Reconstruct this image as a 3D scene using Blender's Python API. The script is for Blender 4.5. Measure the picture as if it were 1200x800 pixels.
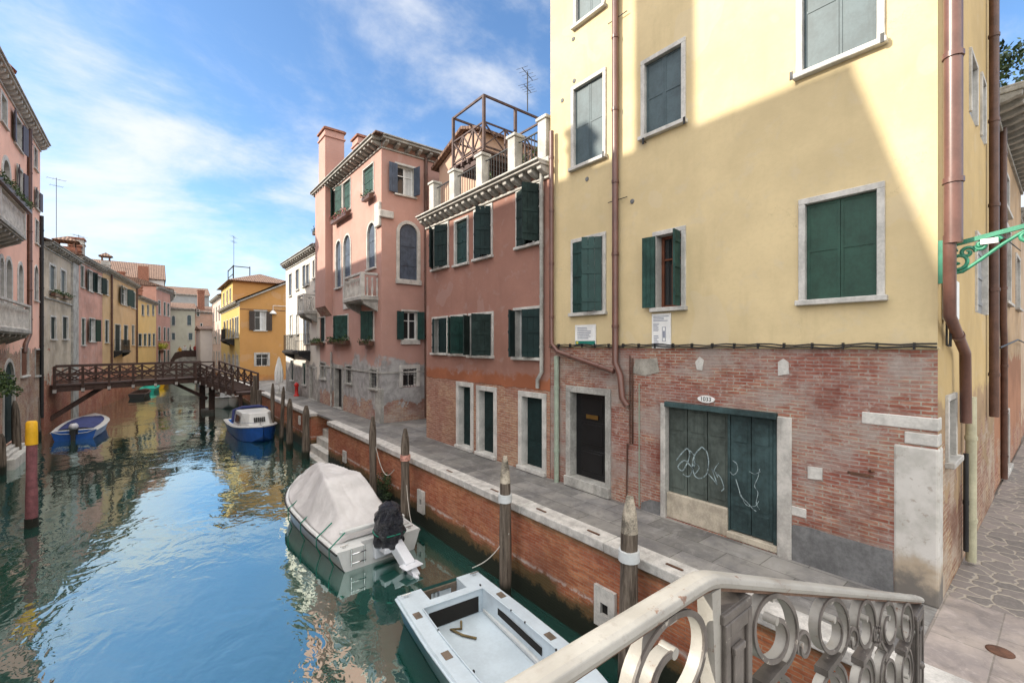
import bpy, math, random
from mathutils import Vector, noise
# ------------------------------------------------------------------ camera, light, exposure
sc = bpy.context.scene
for o in list(bpy.data.objects): bpy.data.objects.remove(o)
R = math.radians
CZ = 4.95                                   # eye height above the water (water = 0, pavement = 1.75)
YAW = R(38.66); FPX = 525.0; HOR = 404.5
cd = bpy.data.cameras.new('camera'); cam = bpy.data.objects.new('camera', cd); sc.collection.objects.link(cam)
cam.location = (0, 0, CZ); cam.rotation_euler = (R(90), 0, -YAW)
cd.sensor_width = 36; cd.lens = FPX / 1200 * 36; cd.shift_y = (HOR - 400) / 1200
cd.clip_start = .05; cd.clip_end = 6000
sc.camera = cam
SUN_EL, SUN_AZ = R(29), R(64 + 0)           # azimuth measured from +Y towards -X
w = bpy.data.worlds.new('World'); sc.world = w; w.use_nodes = True
wt = w.node_tree; wt.nodes.clear()
def WN(t, **k):
    n = wt.nodes.new(t)
    for a, b in k.items(): setattr(n, a, b)
    return n
SN_, CS_ = math.sin(YAW), math.cos(YAW)
out = WN('ShaderNodeOutputWorld'); bg = WN('ShaderNodeBackground'); sky = WN('ShaderNodeTexSky', sky_type='NISHITA')
sky.sun_disc = False; sky.sun_elevation = SUN_EL; sky.sun_rotation = -SUN_AZ; sky.air_density = 1.0; sky.dust_density = .6; sky.ozone_density = 1.6
tc = WN('ShaderNodeTexCoord'); sep = WN('ShaderNodeSeparateXYZ'); wt.links.new(tc.outputs['Generated'], sep.inputs[0])
def WM(op, a, b=None, c=None):
    n = WN('ShaderNodeMath', operation=op)
    for i, v in enumerate((a, b, c)):
        if v is None: continue
        if isinstance(v, (int, float)): n.inputs[i].default_value = v
        else: wt.links.new(v, n.inputs[i])
    return n.outputs[0]
zc = WM('MAXIMUM', sep.outputs[2], 0.0); den = WM('ADD', zc, .34)
px_ = WM('DIVIDE', sep.outputs[0], den); py_ = WM('DIVIDE', sep.outputs[1], den)
comb = WN('ShaderNodeCombineXYZ'); wt.links.new(px_, comb.inputs[0]); wt.links.new(py_, comb.inputs[1])
mp = WN('ShaderNodeMapping'); mp.inputs['Rotation'].default_value = (0, 0, 0); mp.inputs['Scale'].default_value = (1.0, 1.25, 1); mp.inputs['Location'].default_value = (-1.404, -7.261, 0)
wt.links.new(comb.outputs[0], mp.inputs[0])
def WNoise(scale, det, rough, dist=0, src=None):
    n = WN('ShaderNodeTexNoise'); n.inputs['Scale'].default_value = scale; n.inputs['Detail'].default_value = det
    n.inputs['Roughness'].default_value = rough; n.inputs['Distortion'].default_value = dist
    wt.links.new(src or mp.outputs[0], n.inputs['Vector']); return n.outputs[0]
n1 = WNoise(1.9, 12, .60, .25); n2 = WNoise(.6, 3, .5)
low = WM('SUBTRACT', 1.0, WM('MULTIPLY', WM('SMOOTH_MIN', zc, .5, .1), 2.0))     # 1 at the horizon
low = WM('POWER', WM('MAXIMUM', low, 0.0), 2.0)
dens = WM('ADD', WM('ADD', WM('MULTIPLY', n1, .75), WM('MULTIPLY', n2, .45)), WM('MULTIPLY', low, .26))
mr = WN('ShaderNodeMapRange', interpolation_type='SMOOTHSTEP'); mr.inputs['From Min'].default_value = .555; mr.inputs['From Max'].default_value = .775
wt.links.new(dens, mr.inputs[0])
cmul = WM('MULTIPLY', mr.outputs[0], .88)
mix = WN('ShaderNodeMix', data_type='RGBA'); wt.links.new(cmul, mix.inputs[0]); wt.links.new(sky.outputs[0], mix.inputs[6])
mix.inputs[7].default_value = (4.5, 4.6, 4.75, 1)
tint = WN('ShaderNodeMix', data_type='RGBA', blend_type='MULTIPLY'); tint.inputs[0].default_value = 1; wt.links.new(sky.outputs[0], tint.inputs[6]); tint.inputs[7].default_value = (.80, 1.0, 1.16, 1); wt.links.new(tint.outputs[2], mix.inputs[6])
# added fill light: unseen bright broken cloud overhead and behind the camera
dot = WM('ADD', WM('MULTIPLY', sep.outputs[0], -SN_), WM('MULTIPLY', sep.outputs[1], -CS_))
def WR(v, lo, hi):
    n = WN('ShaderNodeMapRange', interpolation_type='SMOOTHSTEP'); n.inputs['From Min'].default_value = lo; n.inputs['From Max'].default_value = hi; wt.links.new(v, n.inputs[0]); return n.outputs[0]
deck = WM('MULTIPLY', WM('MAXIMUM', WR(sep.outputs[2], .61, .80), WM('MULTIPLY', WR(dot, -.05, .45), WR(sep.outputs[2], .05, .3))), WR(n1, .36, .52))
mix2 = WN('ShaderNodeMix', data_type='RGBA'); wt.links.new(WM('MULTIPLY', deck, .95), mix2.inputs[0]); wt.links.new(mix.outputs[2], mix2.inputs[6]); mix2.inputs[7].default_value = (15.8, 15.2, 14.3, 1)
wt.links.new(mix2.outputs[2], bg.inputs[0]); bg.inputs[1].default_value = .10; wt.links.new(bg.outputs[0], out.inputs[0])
sl = bpy.data.lights.new('sun', 'SUN'); sl.energy = 3.4; sl.angle = R(.6); sl.color = (1, .93, .80)
so = bpy.data.objects.new('sun', sl); sc.collection.objects.link(so)
sd = Vector((-math.sin(SUN_AZ) * math.cos(SUN_EL), math.cos(SUN_AZ) * math.cos(SUN_EL), math.sin(SUN_EL)))
so.rotation_euler = sd.to_track_quat('Z', 'Y').to_euler(); so.location = (-30, 10, 40)
vs = sc.view_settings; vs.view_transform = 'Standard'; vs.look = 'None'; vs.gamma = 1; vs.use_curve_mapping = False
vs.exposure = 1.2
sc.cycles.use_denoising = True; sc.cycles.max_bounces = 7; sc.cycles.diffuse_bounces = 4; sc.cycles.glossy_bounces = 3
sc.cycles.transmission_bounces = 2; sc.cycles.transparent_max_bounces = 6; sc.cycles.caustics_reflective = False; sc.cycles.caustics_refractive = False
sc.cycles.sample_clamp_indirect = 6

# ------------------------------------------------------------------ measuring
SN, CS = math.sin(YAW), math.cos(YAW)
def kx(u): return (u - 600) / FPX
def at_z(u, v, z):                          # pixel of the photograph -> point at height z
    dep = FPX * (CZ - z) / (v - HOR); k = kx(u)
    return Vector((dep * (SN + k * CS), dep * (CS - k * SN), z))
def at_X(u, v, X):
    k = kx(u); dep = X / (SN + k * CS); return Vector((X, dep * (CS - k * SN), CZ - (v - HOR) / FPX * dep))
def at_Y(u, v, Y):
    k = kx(u); dep = Y / (CS - k * SN); return Vector((dep * (SN + k * CS), Y, CZ - (v - HOR) / FPX * dep))
PAVE = 1.75
# ------------------------------------------------------------------ materials
MATS = {}
class NT:
    def __init__(s, name):
        s.m = bpy.data.materials.new(name); s.m.use_nodes = True; s.t = s.m.node_tree; s.t.nodes.clear()
        s.o = s.t.nodes.new('ShaderNodeOutputMaterial'); s.b = s.t.nodes.new('ShaderNodeBsdfPrincipled')
        s.t.links.new(s.b.outputs[0], s.o.inputs[0]); s.c = s.t.nodes.new('ShaderNodeTexCoord')
        MATS[name] = s.m
    def n(s, t, **k):
        x = s.t.nodes.new(t)
        for a, b in k.items(): setattr(x, a, b)
        return x
    def L(s, a, b): s.t.links.new(a, b)
    def put(s, sock, v):
        if isinstance(v, (int, float)): sock.default_value = v
        elif isinstance(v, tuple): sock.default_value = v + (1,) if len(v) == 3 and sock.type == 'RGBA' else v
        else: s.L(v, sock)
    def M(s, op, a, b=None, c=None, clamp=False):
        x = s.n('ShaderNodeMath', operation=op, use_clamp=clamp)
        for i, v in enumerate((a, b, c)):
            if v is not None: s.put(x.inputs[i], v)
        return x.outputs[0]
    def uv(s, sc=(1, 1, 1), loc=(0, 0, 0), rot=(0, 0, 0), src='UV'):
        x = s.n('ShaderNodeMapping'); x.inputs['Scale'].default_value = sc; x.inputs['Location'].default_value = loc; x.inputs['Rotation'].default_value = rot
        s.L(s.c.outputs[src], x.inputs[0]); return x.outputs[0]
    def noise(s, scale=1, det=4, rough=.55, dist=0, vec=None, col=False):
        x = s.n('ShaderNodeTexNoise'); x.inputs['Scale'].default_value = scale; x.inputs['Detail'].default_value = det
        x.inputs['Roughness'].default_value = rough; x.inputs['Distortion'].default_value = dist
        s.L(vec if vec is not None else s.c.outputs['Object'], x.inputs['Vector']); return x.outputs[1 if col else 0]
    def rng(s, v, a, b, c=0., d=1., smooth=True):
        x = s.n('ShaderNodeMapRange', interpolation_type='SMOOTHSTEP' if smooth else 'LINEAR')
        for i, q in zip((1, 2, 3, 4), (a, b, c, d)): x.inputs[i].default_value = q
        s.L(v, x.inputs[0]); return x.outputs[0]
    def mix(s, f, a, b, blend='MIX'):
        x = s.n('ShaderNodeMix', data_type='RGBA', blend_type=blend); s.put(x.inputs[0], f); s.put(x.inputs[6], a); s.put(x.inputs[7], b); return x.outputs[2]
    def bump(s, h, st=.3, d=.02, nrm=None):
        x = s.n('ShaderNodeBump'); x.inputs['Strength'].default_value = st; x.inputs['Distance'].default_value = d; s.L(h, x.inputs['Height'])
        if nrm is not None: s.L(nrm, x.inputs['Normal'])
        return x.outputs[0]
    def fin(s, col, rough=.85, nrm=None, metal=0., spec=.3):
        s.put(s.b.inputs['Base Color'], col); s.put(s.b.inputs['Roughness'], rough); s.put(s.b.inputs['Metallic'], metal); s.b.inputs['Specular IOR Level'].default_value = spec
        if nrm is not None: s.L(nrm, s.b.inputs['Normal'])
        return s.m
def mul(c, f): return tuple(min(1, x * f) for x in c)
def plain(name, col, rough=.6, var=.25, scale=3., bump=.15, metal=0., spec=.35, bs=.01, streak=0.):
    if name in MATS: return MATS[name]
    t = NT(name); a = t.noise(scale, 6, .6); b = t.noise(scale * 9, 4, .6)
    f = t.M('ADD', t.M('MULTIPLY', a, .7), t.M('MULTIPLY', b, .3))
    c = t.mix(t.rng(f, .35, .65), mul(col, 1 - var), mul(col, 1 + var * .6))
    if streak:
        s_ = t.noise(1, 5, .6, vec=t.uv((9, .7, 1))); c = t.mix(t.M('MULTIPLY', t.rng(s_, .5, .75), streak), c, mul(col, .45))
    return t.fin(c, rough, t.bump(t.noise(scale * 14, 5, .6), bump, bs) if bump else None, metal, spec)
def brick_nodes(t, c1, c2, mortar, bw=.25, bh=.065, ms=.010, dirt=.35, sc=1.):
    jit = t.noise(2.2, 3, .5, vec=t.uv(), col=True)
    v = t.n('ShaderNodeVectorMath', operation='MULTIPLY_ADD'); t.L(jit, v.inputs[0]); v.inputs[1].default_value = (.035, .030, 0); t.L(t.c.outputs['UV'], v.inputs[2])
    b = t.n('ShaderNodeTexBrick'); t.L(v.outputs[0], b.inputs['Vector']); b.inputs['Scale'].default_value = sc
    b.inputs['Brick Width'].default_value = bw; b.inputs['Row Height'].default_value = bh; b.inputs['Mortar Size'].default_value = ms; b.inputs['Mortar Smooth'].default_value = .35
    b.inputs['Bias'].default_value = -.1
    b.inputs['Color1'].default_value = c1 + (1,); b.inputs['Color2'].default_value = c2 + (1,); b.inputs['Mortar'].default_value = mortar + (1,)
    n = t.noise(1.1, 8, .65, vec=t.uv((1, 1.6, 1))); n2 = t.noise(9, 6, .7, vec=t.uv()); n3 = t.noise(30, 4, .7, vec=t.uv((.5, 1.4, 1)))
    lg = t.noise(.8, 5, .6, vec=t.uv((1, 1.3, 1), (4, 2, 0))); l2 = t.noise(1.7, 5, .65, vec=t.uv((.7, 1.6, 1), (1, 8, 0))); vb = t.noise(5, 2, .5, vec=t.uv((.8, 3.2, 1)))
    bc = t.mix(t.rng(lg, .42, .60), b.outputs[0], t.mix(1., b.outputs[0], (1.25, 1.45, 1.3), 'MULTIPLY')); bc = t.mix(t.M('MULTIPLY', t.rng(l2, .52, .66), .7 * min(1, dirt * 2)), bc, tuple(.5 * x + .5 * y for x, y in zip(mortar, c2)))
    bc = t.mix(t.M('MULTIPLY', t.rng(vb, .40, .66), .5), bc, mul(c1, .6))
    c = t.mix(t.M('MULTIPLY', t.rng(n3, .38, .72), .45), bc, mul(c1, .55))
    c = t.mix(t.M('MULTIPLY', t.rng(n, .44, .66), dirt), c, mortar)
    c = t.mix(t.M('MULTIPLY', t.rng(n2, .52, .68), .3 + .5 * dirt), c, mul(mortar, 1.15))
    gm_ = t.noise(.6, 8, .68, .3, vec=t.uv((1, .8, 1), (2, 14, 0))); c = t.mix(t.M('MULTIPLY', t.rng(gm_, .50, .68), .5 + .3 * dirt), c, mul(c1, .5))
    h = t.M('ADD', t.M('MULTIPLY', b.outputs[1], -1.), t.M('MULTIPLY', n3, .5))
    return c, h
def wallmat(name, col, brick_z=None, c1=(.30, .10, .06), c2=(.38, .17, .10), mortar=(.36, .30, .25), edge=.15, band=None, band_z=0, stain=.35, damp=None, patch=0., bdirt=.35, grey=None, grey_z=0, bsz=(.25, .065)):
    """plaster wall, bare brick below brick_z with a ragged edge, optional old paint band"""
    t = NT(name); uvs = t.n('ShaderNodeSeparateXYZ'); t.L(t.c.outputs['UV'], uvs.inputs[0]); z = uvs.outputs[1]
    n = t.noise(.55, 7, .62, vec=t.uv((1, 1, 1))); st = t.noise(1, 6, .65, vec=t.uv((2.2, .35, 1))); fn = t.noise(14, 6, .7, vec=t.uv())
    md = t.noise(2.6, 6, .65, .4, vec=t.uv((1, 1, 1), (5, 3, 0)))
    p = t.mix(t.rng(n, .3, .7), mul(col, 1 - .30 * stain), mul(col, 1 + .2 * stain))
    p = t.mix(t.M('MULTIPLY', t.rng(st, .5, .74), .55 * stain), p, mul(col, .55))
    p = t.mix(t.M('MULTIPLY', t.rng(md, .54, .68), .7 * stain), p, tuple(.6 * c + .4 * .42 for c in col))
    p = t.mix(t.M('MULTIPLY', t.rng(fn, .45, .7), .25), p, mul(col, .8))
    vr = t.n('ShaderNodeTexVoronoi', feature='DISTANCE_TO_EDGE', voronoi_dimensions='2D'); vr.inputs['Scale'].default_value = .55; wv_ = t.n('ShaderNodeVectorMath', operation='MULTIPLY_ADD'); t.L(t.noise(1.8, 5, .7, vec=t.uv(), col=True), wv_.inputs[0]); wv_.inputs[1].default_value = (1.6, 1.6, 0); t.L(t.c.outputs['UV'], wv_.inputs[2]); t.L(wv_.outputs[0], vr.inputs['Vector'])
    p = t.mix(t.M('MULTIPLY', t.M('MULTIPLY', t.rng(vr.outputs[0], .0, .006, 1, 0), t.rng(n, .48, .62)), .45), p, mul(col, .45))
    pt = t.rng(t.noise(.9, 2, .4, .2, vec=t.uv((1, .8, 1), (17, 3, 0))), .625, .635); p = t.mix(t.M('MULTIPLY', pt, .35), p, tuple(min(1, .75 * q + .12) for q in col))
    if band:
        f = t.rng(t.M('ADD', z, t.M('MULTIPLY', md, .9)), band_z + .35, band_z + .55, 1, 0); p = t.mix(f, p, t.mix(t.rng(n, .4, .6), mul(band, .75), band))
    if grey:
        f = t.rng(t.M('ADD', z, t.M('MULTIPLY', t.M('SUBTRACT', n, .5), 3.5)), grey_z - .15, grey_z + .15, 1, 0)
        p = t.mix(f, p, t.mix(t.rng(md, .35, .65), mul(grey, .7), mul(grey, 1.1)))
    if damp is not None:
        f = t.rng(t.M('ADD', z, t.M('MULTIPLY', st, 1.0)), damp, damp + .9, 1, 0); p = t.mix(t.M('MULTIPLY', f, .7), p, (.16, .15, .13))
    ph = t.M('MULTIPLY', fn, .3)
    if brick_z is not None or patch:
        c, h = brick_nodes(t, c1, c2, mortar, bsz[0], bsz[1], dirt=bdirt)
        zz = t.M('ADD', z, t.M('MULTIPLY', t.M('SUBTRACT', t.noise(1.6, 6, .65, vec=t.uv()), .5), edge * 4))
        f = t.rng(zz, (brick_z if brick_z is not None else -99) - .012, (brick_z if brick_z is not None else -99) + .012, 1, 0)
        if patch:
            g = t.rng(t.M('ADD', t.noise(.7, 7, .6, vec=t.uv((1, 1.2, 1), (9, 1, 0))), t.M('MULTIPLY', z, -.02)), .66 - patch, .67 - patch); f = t.M('MAXIMUM', f, g)
        p = t.mix(f, p, c); ph = t.M('ADD', t.M('MULTIPLY', t.M('MULTIPLY', h, f), .8), t.M('MULTIPLY', t.M('SUBTRACT', 1., f), t.M('ADD', 2., t.M('MULTIPLY', fn, .35))))
    return t.fin(p, .9, t.bump(ph, .5, .012), spec=.2)
STONE = plain('istrian_stone', (.44, .42, .385), .7, .3, 2.5, .3, bs=.01, streak=.5)
STONEG = plain('weathered_stone', (.36, .35, .32), .75, .35, 2.2, .35, bs=.015, streak=.6)
WHITES = plain('white_stone', (.50, .485, .45), .75, .25, 3, .2, streak=.4)
GREEN = plain('dark_green_paint', (.012, .045, .040), .5, .35, 4, .1, streak=.3)
GREEN2 = plain('black_green_paint', (.010, .024, .024), .65, .3, 4, .1, spec=.2)
TEAL = plain('grey_teal_paint', (.06, .09, .10), .5, .25, 3, .1, streak=.4)
BLUEG = plain('blue_grey_paint', (.065, .085, .12), .55, .3, 4, .1, streak=.4)
GVAR = {'dark_green_paint': [plain('dark_green_paint_faded', (.024, .062, .052), .7, .4, 5, .2, streak=.5, spec=.2), plain('deep_green_paint', (.010, .038, .030), .6, .35, 5, .15, streak=.3, spec=.25)], 'black_green_paint': [plain('bottle_green_paint', (.008, .034, .028), .6, .35, 5, .15, streak=.4, spec=.2), plain('worn_black_green_paint', (.020, .034, .031), .75, .4, 5, .2, streak=.5, spec=.15)]}
vrnd = random.Random(8)
GAR = plain('garage_green_paint', (.040, .070, .072), .6, .55, 1.3, .3, streak=.7, spec=.25)
BLACKP = plain('black_paint', (.010, .010, .011), .3, .2, 4, .05)
REDW = plain('red_brown_wood', (.14, .045, .022), .45, .3, 6, .1)
WHITEP = plain('white_paint', (.72, .72, .70), .45, .12, 3, .05)
IRON = plain('dark_iron', (.018, .018, .019), .5, .3, 5, .1)
BROWNP = plain('brown_pipe_paint', (.13, .060, .045), .35, .22, 3, .05, streak=.3, spec=.5)
GPIPE = plain('pale_green_pipe', (.28, .33, .26), .5, .2, 3, .05, streak=.3)
COPP = plain('copper_pipe', (.10, .05, .035), .4, .3, 5, .05)
WOODD = plain('dark_bridge_wood', (.058, .033, .026), .75, .4, 5, .3, streak=.4)
WOODA = plain('altana_wood', (.085, .052, .045), .7, .35, 5, .3, streak=.4)
CURT = plain('white_curtain', (.55, .55, .54), .9, .1, 3, 0)
TILEM = NT('roof_tiles')
def _tiles():
    t = TILEM; wv = t.n('ShaderNodeTexWave', wave_type='BANDS', bands_direction='X'); wv.inputs['Scale'].default_value = 1.6; t.L(t.uv(), wv.inputs['Vector'])
    w2 = t.n('ShaderNodeTexWave', wave_type='BANDS', bands_direction='Y', wave_profile='SAW'); w2.inputs['Scale'].default_value = 1.0; t.L(t.uv(), w2.inputs['Vector'])
    n = t.noise(7, 5, .7); c = t.mix(t.rng(n, .35, .65), (.12, .070, .052), (.27, .175, .125))
    c = t.mix(t.rng(wv.outputs[1], .0, .35, .65, 0), c, (.06, .035, .03))
    t.fin(c, .9, t.bump(t.M('ADD', wv.outputs[1], t.M('MULTIPLY', w2.outputs[1], .4)), .8, .06))
_tiles(); TILE = MATS['roof_tiles']
def _glass():
    t = NT('window_glass'); n = t.noise(1.3, 2, .5)
    t.fin(t.mix(n, (.010, .012, .013), (.035, .038, .04)), .04, t.bump(t.noise(2.5, 2, .5), .1, .01), spec=.7); return t.m
GLASS = _glass()
DARK = plain('dark_interior', (.012, .011, .010), .9, .1, 3, 0)
def _leaf(name, a, b):
    t = NT(name); t.fin(t.mix(t.rng(t.noise(6, 3, .6), .35, .65), a, b), .6, spec=.3)
    t.b.inputs['Subsurface Weight'].default_value = 0; return t.m
LEAF = _leaf('green_leaves', (.03, .06, .015), (.09, .15, .04)); LEAFY = _leaf('yellow_leaves', (.22, .24, .02), (.45, .45, .05))
LEAFD = _leaf('dark_leaves', (.015, .035, .012), (.05, .08, .03)); PINKF = _leaf('pink_flowers', (.35, .05, .08), (.5, .2, .2))
def _pile():
    t = NT('weathered_pile_wood'); v = t.uv((16, .8, 1)); v3 = t.n('ShaderNodeMapping'); v3.inputs['Scale'].default_value = (14, 14, .8); t.L(t.c.outputs['Object'], v3.inputs[0])
    a = t.noise(1, 6, .7, .3, vec=v3.outputs[0]); b = t.noise(3, 4, .6)
    c = t.mix(t.rng(a, .35, .65), (.040, .030, .023), (.185, .150, .118)); c = t.mix(t.M('MULTIPLY', t.rng(b, .5, .7), .5), c, (.10, .08, .06))
    g = t.n('ShaderNodeNewGeometry'); s = t.n('ShaderNodeSeparateXYZ'); t.L(g.outputs[0], s.inputs[0])
    c = t.mix(t.rng(t.M('ADD', s.outputs[2], t.M('MULTIPLY', b, .2)), .35, .55, 1, 0), c, (.012, .016, .010))
    t.fin(c, .85, t.bump(a, .7, .03)); return t.m
PILE = _pile()
PILEW = plain('flaked_white_pile_top', (.33, .29, .23), .85, .75, 5, .5, bs=.03, streak=.8)
BAND = plain('white_band', (.50, .52, .52), .5, .12, 3, 0)

# ------------------------------------------------------------------ mesh building
class MB:
    def __init__(s): s.v = []; s.f = []; s.m = []; s.sm = []
    def add(s, vs, fs, mi=0, smooth=False):
        k = len(s.v); s.v += [Vector(p) for p in vs]; s.f += [tuple(i + k for i in f) for f in fs]; s.m += [mi] * len(fs); s.sm += [smooth] * len(fs)
    def obox(s, o, a, b, c, mi=0):
        o, a, b, c = map(Vector, (o, a, b, c))
        if a.cross(b).dot(c) < 0: a, b = b, a
        P = [o, o + a, o + a + b, o + b, o + c, o + a + c, o + a + b + c, o + b + c]
        s.add(P, [(0, 3, 2, 1), (4, 5, 6, 7), (0, 1, 5, 4), (1, 2, 6, 5), (2, 3, 7, 6), (3, 0, 4, 7)], mi)
    def box(s, x0, x1, y0, y1, z0, z1, mi=0): s.obox((x0, y0, z0), (x1 - x0, 0, 0), (0, y1 - y0, 0), (0, 0, z1 - z0), mi)
    def beam(s, p, q, wd, ht, mi=0, up=(0, 0, 1)):
        p, q = Vector(p), Vector(q); d = q - p; sd_ = d.cross(Vector(up))
        if sd_.length < 1e-6: sd_ = d.cross(Vector((1, 0, 0)))
        sd_.normalize(); u_ = sd_.cross(d).normalized(); s.obox(p - sd_ * wd / 2 - u_ * ht / 2, sd_ * wd, u_ * ht, d, mi)
    def tube(s, pts, r, n=8, mi=0, caps=True, smooth=True, closed=False):
        pts = [Vector(p) for p in pts]; N = len(pts); rr = r if isinstance(r, (list, tuple)) else [r] * N
        vs = []; pu = None
        for i, p in enumerate(pts):
            if closed: d = pts[(i + 1) % N] - pts[i - 1]
            else: d = pts[min(i + 1, N - 1)] - pts[max(i - 1, 0)]
            d.normalize(); ref = Vector((0, 0, 1)) if abs(d.z) < .95 else Vector((1, 0, 0))
            if pu is not None: ref = pu
            x = d.cross(ref)
            if x.length < 1e-4: x = d.cross(Vector((.3, .8, .2)))
            x.normalize(); y = x.cross(d).normalized(); pu = y
            for k in range(n):
                a = 2 * math.pi * k / n; vs.append(p + (x * math.cos(a) + y * math.sin(a)) * rr[i])
        fs = []
        for i in range(N if closed else N - 1):
            j = (i + 1) % N
            for k in range(n): fs.append((i * n + k, j * n + k, j * n + (k + 1) % n, i * n + (k + 1) % n))
        s.add(vs, fs, mi, smooth)
        if caps and not closed:
            s.add([vs[k] for k in range(n)], [tuple(range(n))], mi); s.add([vs[(N - 1) * n + k] for k in range(n)], [tuple(reversed(range(n)))], mi)
    def cyl(s, p, q, r, r2=None, n=12, mi=0): s.tube([p, q], [r, r if r2 is None else r2], n, mi)
    def lathe(s, c, prof, n=16, mi=0, smooth=True):       # prof: (radius, z)
        c = Vector(c); vs = []; fs = []
        for r, z in prof:
            for k in range(n): a = 2 * math.pi * k / n; vs.append(c + Vector((r * math.cos(a), r * math.sin(a), z)))
        for i in range(len(prof) - 1):
            for k in range(n): fs.append((i * n + k, i * n + (k + 1) % n, (i + 1) * n + (k + 1) % n, (i + 1) * n + k))
        s.add(vs, fs, mi, smooth); s.add(vs[:n], [tuple(reversed(range(n)))], mi); s.add(vs[-n:], [tuple(range(n))], mi)
    def prism(s, poly, ext, mi=0):                        # poly: 3D points, ext: vector
        poly = [Vector(p) for p in poly]; ext = Vector(ext); n = len(poly); P = poly + [p + ext for p in poly]
        s.add(P, [tuple(range(n)), tuple(reversed(range(n, 2 * n)))] + [(i, (i + 1) % n + 0, (i + 1) % n + n, i + n)[::-1] for i in range(n)], mi)
    def grid(s, P, mi=0, smooth=True):                    # P[i][j]
        a, b = len(P), len(P[0]); s.add([p for r in P for p in r], [(i * b + j, (i + 1) * b + j, (i + 1) * b + j + 1, i * b + j + 1) for i in range(a - 1) for j in range(b - 1)], mi, smooth)
    def leaves(s, c, rad, n, size, rnd, mi=0, mats=1, shell=.3):
        c = Vector(c); rad = Vector(rad) if not isinstance(rad, (int, float)) else Vector((rad,) * 3)
        for _ in range(n):
            while 1:
                q = Vector((rnd.uniform(-1, 1), rnd.uniform(-1, 1), rnd.uniform(-1, 1)))
                if shell < q.length < 1: break
            p = c + Vector((q.x * rad.x, q.y * rad.y, q.z * rad.z))
            a = Vector((rnd.gauss(0, 1), rnd.gauss(0, 1), rnd.gauss(0, 1))).normalized(); b = a.cross(Vector((rnd.gauss(0, 1), rnd.gauss(0, 1), rnd.gauss(0, 1)))).normalized()
            z = size * rnd.uniform(.6, 1.3); s.add([p - a * z * .5, p + b * z * .28, p + a * z * .5, p - b * z * .28], [(0, 1, 2, 3)], mi + (rnd.randrange(mats) if mats > 1 else 0))
    def build(s, name, mats, parent=None, bevel=0., label=None, cat=None, group=None, kind=None, seg=1, wobble=0.):
        off = Vector((0, 0, 0)); p = parent
        while p is not None: off += p.location; p = p.parent
        if parent is None and s.v:
            xs = [v.x for v in s.v]; ys = [v.y for v in s.v]; off = Vector(((min(xs) + max(xs)) / 2, (min(ys) + max(ys)) / 2, min(v.z for v in s.v)))
        me = bpy.data.meshes.new(name)
        if wobble: s.v = [v + noise.noise_vector(v * 3) * wobble for v in s.v]
        me.from_pydata([v - off for v in s.v], [], s.f)
        if not isinstance(mats, (list, tuple)): mats = [mats]
        for m in mats: me.materials.append(m)
        me.polygons.foreach_set('material_index', s.m); me.polygons.foreach_set('use_smooth', s.sm)
        uvl = me.uv_layers.new(name='UVMap'); buf = [0.] * (2 * len(me.loops))
        for pl in me.polygons:
            n = pl.normal
            if abs(n.z) > .8: T, B = Vector((1, 0, 0)), Vector((0, 1, 0))
            else: T = Vector((-n.y, n.x, 0)).normalized(); B = Vector((0, 0, 1)) if abs(n.z) < .25 else n.cross(T).normalized()
            for li in pl.loop_indices:
                w_ = me.vertices[me.loops[li].vertex_index].co + off; buf[2 * li] = w_.dot(T); buf[2 * li + 1] = w_.dot(B)
        uvl.data.foreach_set('uv', buf); me.update()
        o = bpy.data.objects.new(name, me); sc.collection.objects.link(o)
        if parent is None: o.location = off
        else: o.parent = parent
        if bevel:
            b = o.modifiers.new('bevel', 'BEVEL'); b.width = bevel; b.segments = seg; b.limit_method = 'ANGLE'; b.angle_limit = R(40); b.harden_normals = False
        tag(o, label, cat, group, kind); return o
def tag(o, label=None, cat=None, group=None, kind=None):
    for k, v in (('label', label), ('category', cat), ('group', group), ('kind', kind)):
        if v: o[k] = v
def thing(name, loc, label, cat, group=None, kind=None):
    o = bpy.data.objects.new(name, None); o.location = loc; o.empty_display_size = .3; sc.collection.objects.link(o); tag(o, label, cat, group, kind); return o
def copy_thing(root, loc, rz, label, name=None):
    r = root.copy(); sc.collection.objects.link(r); r.location = loc; r.rotation_euler.z = rz; r['label'] = label
    for ch in [c for c in bpy.data.objects if c.parent == root]:
        c = ch.copy(); sc.collection.objects.link(c); c.parent = r
        for g in [q for q in bpy.data.objects if q.parent == ch]:
            d = g.copy(); sc.collection.objects.link(d); d.parent = c
    return r

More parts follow.
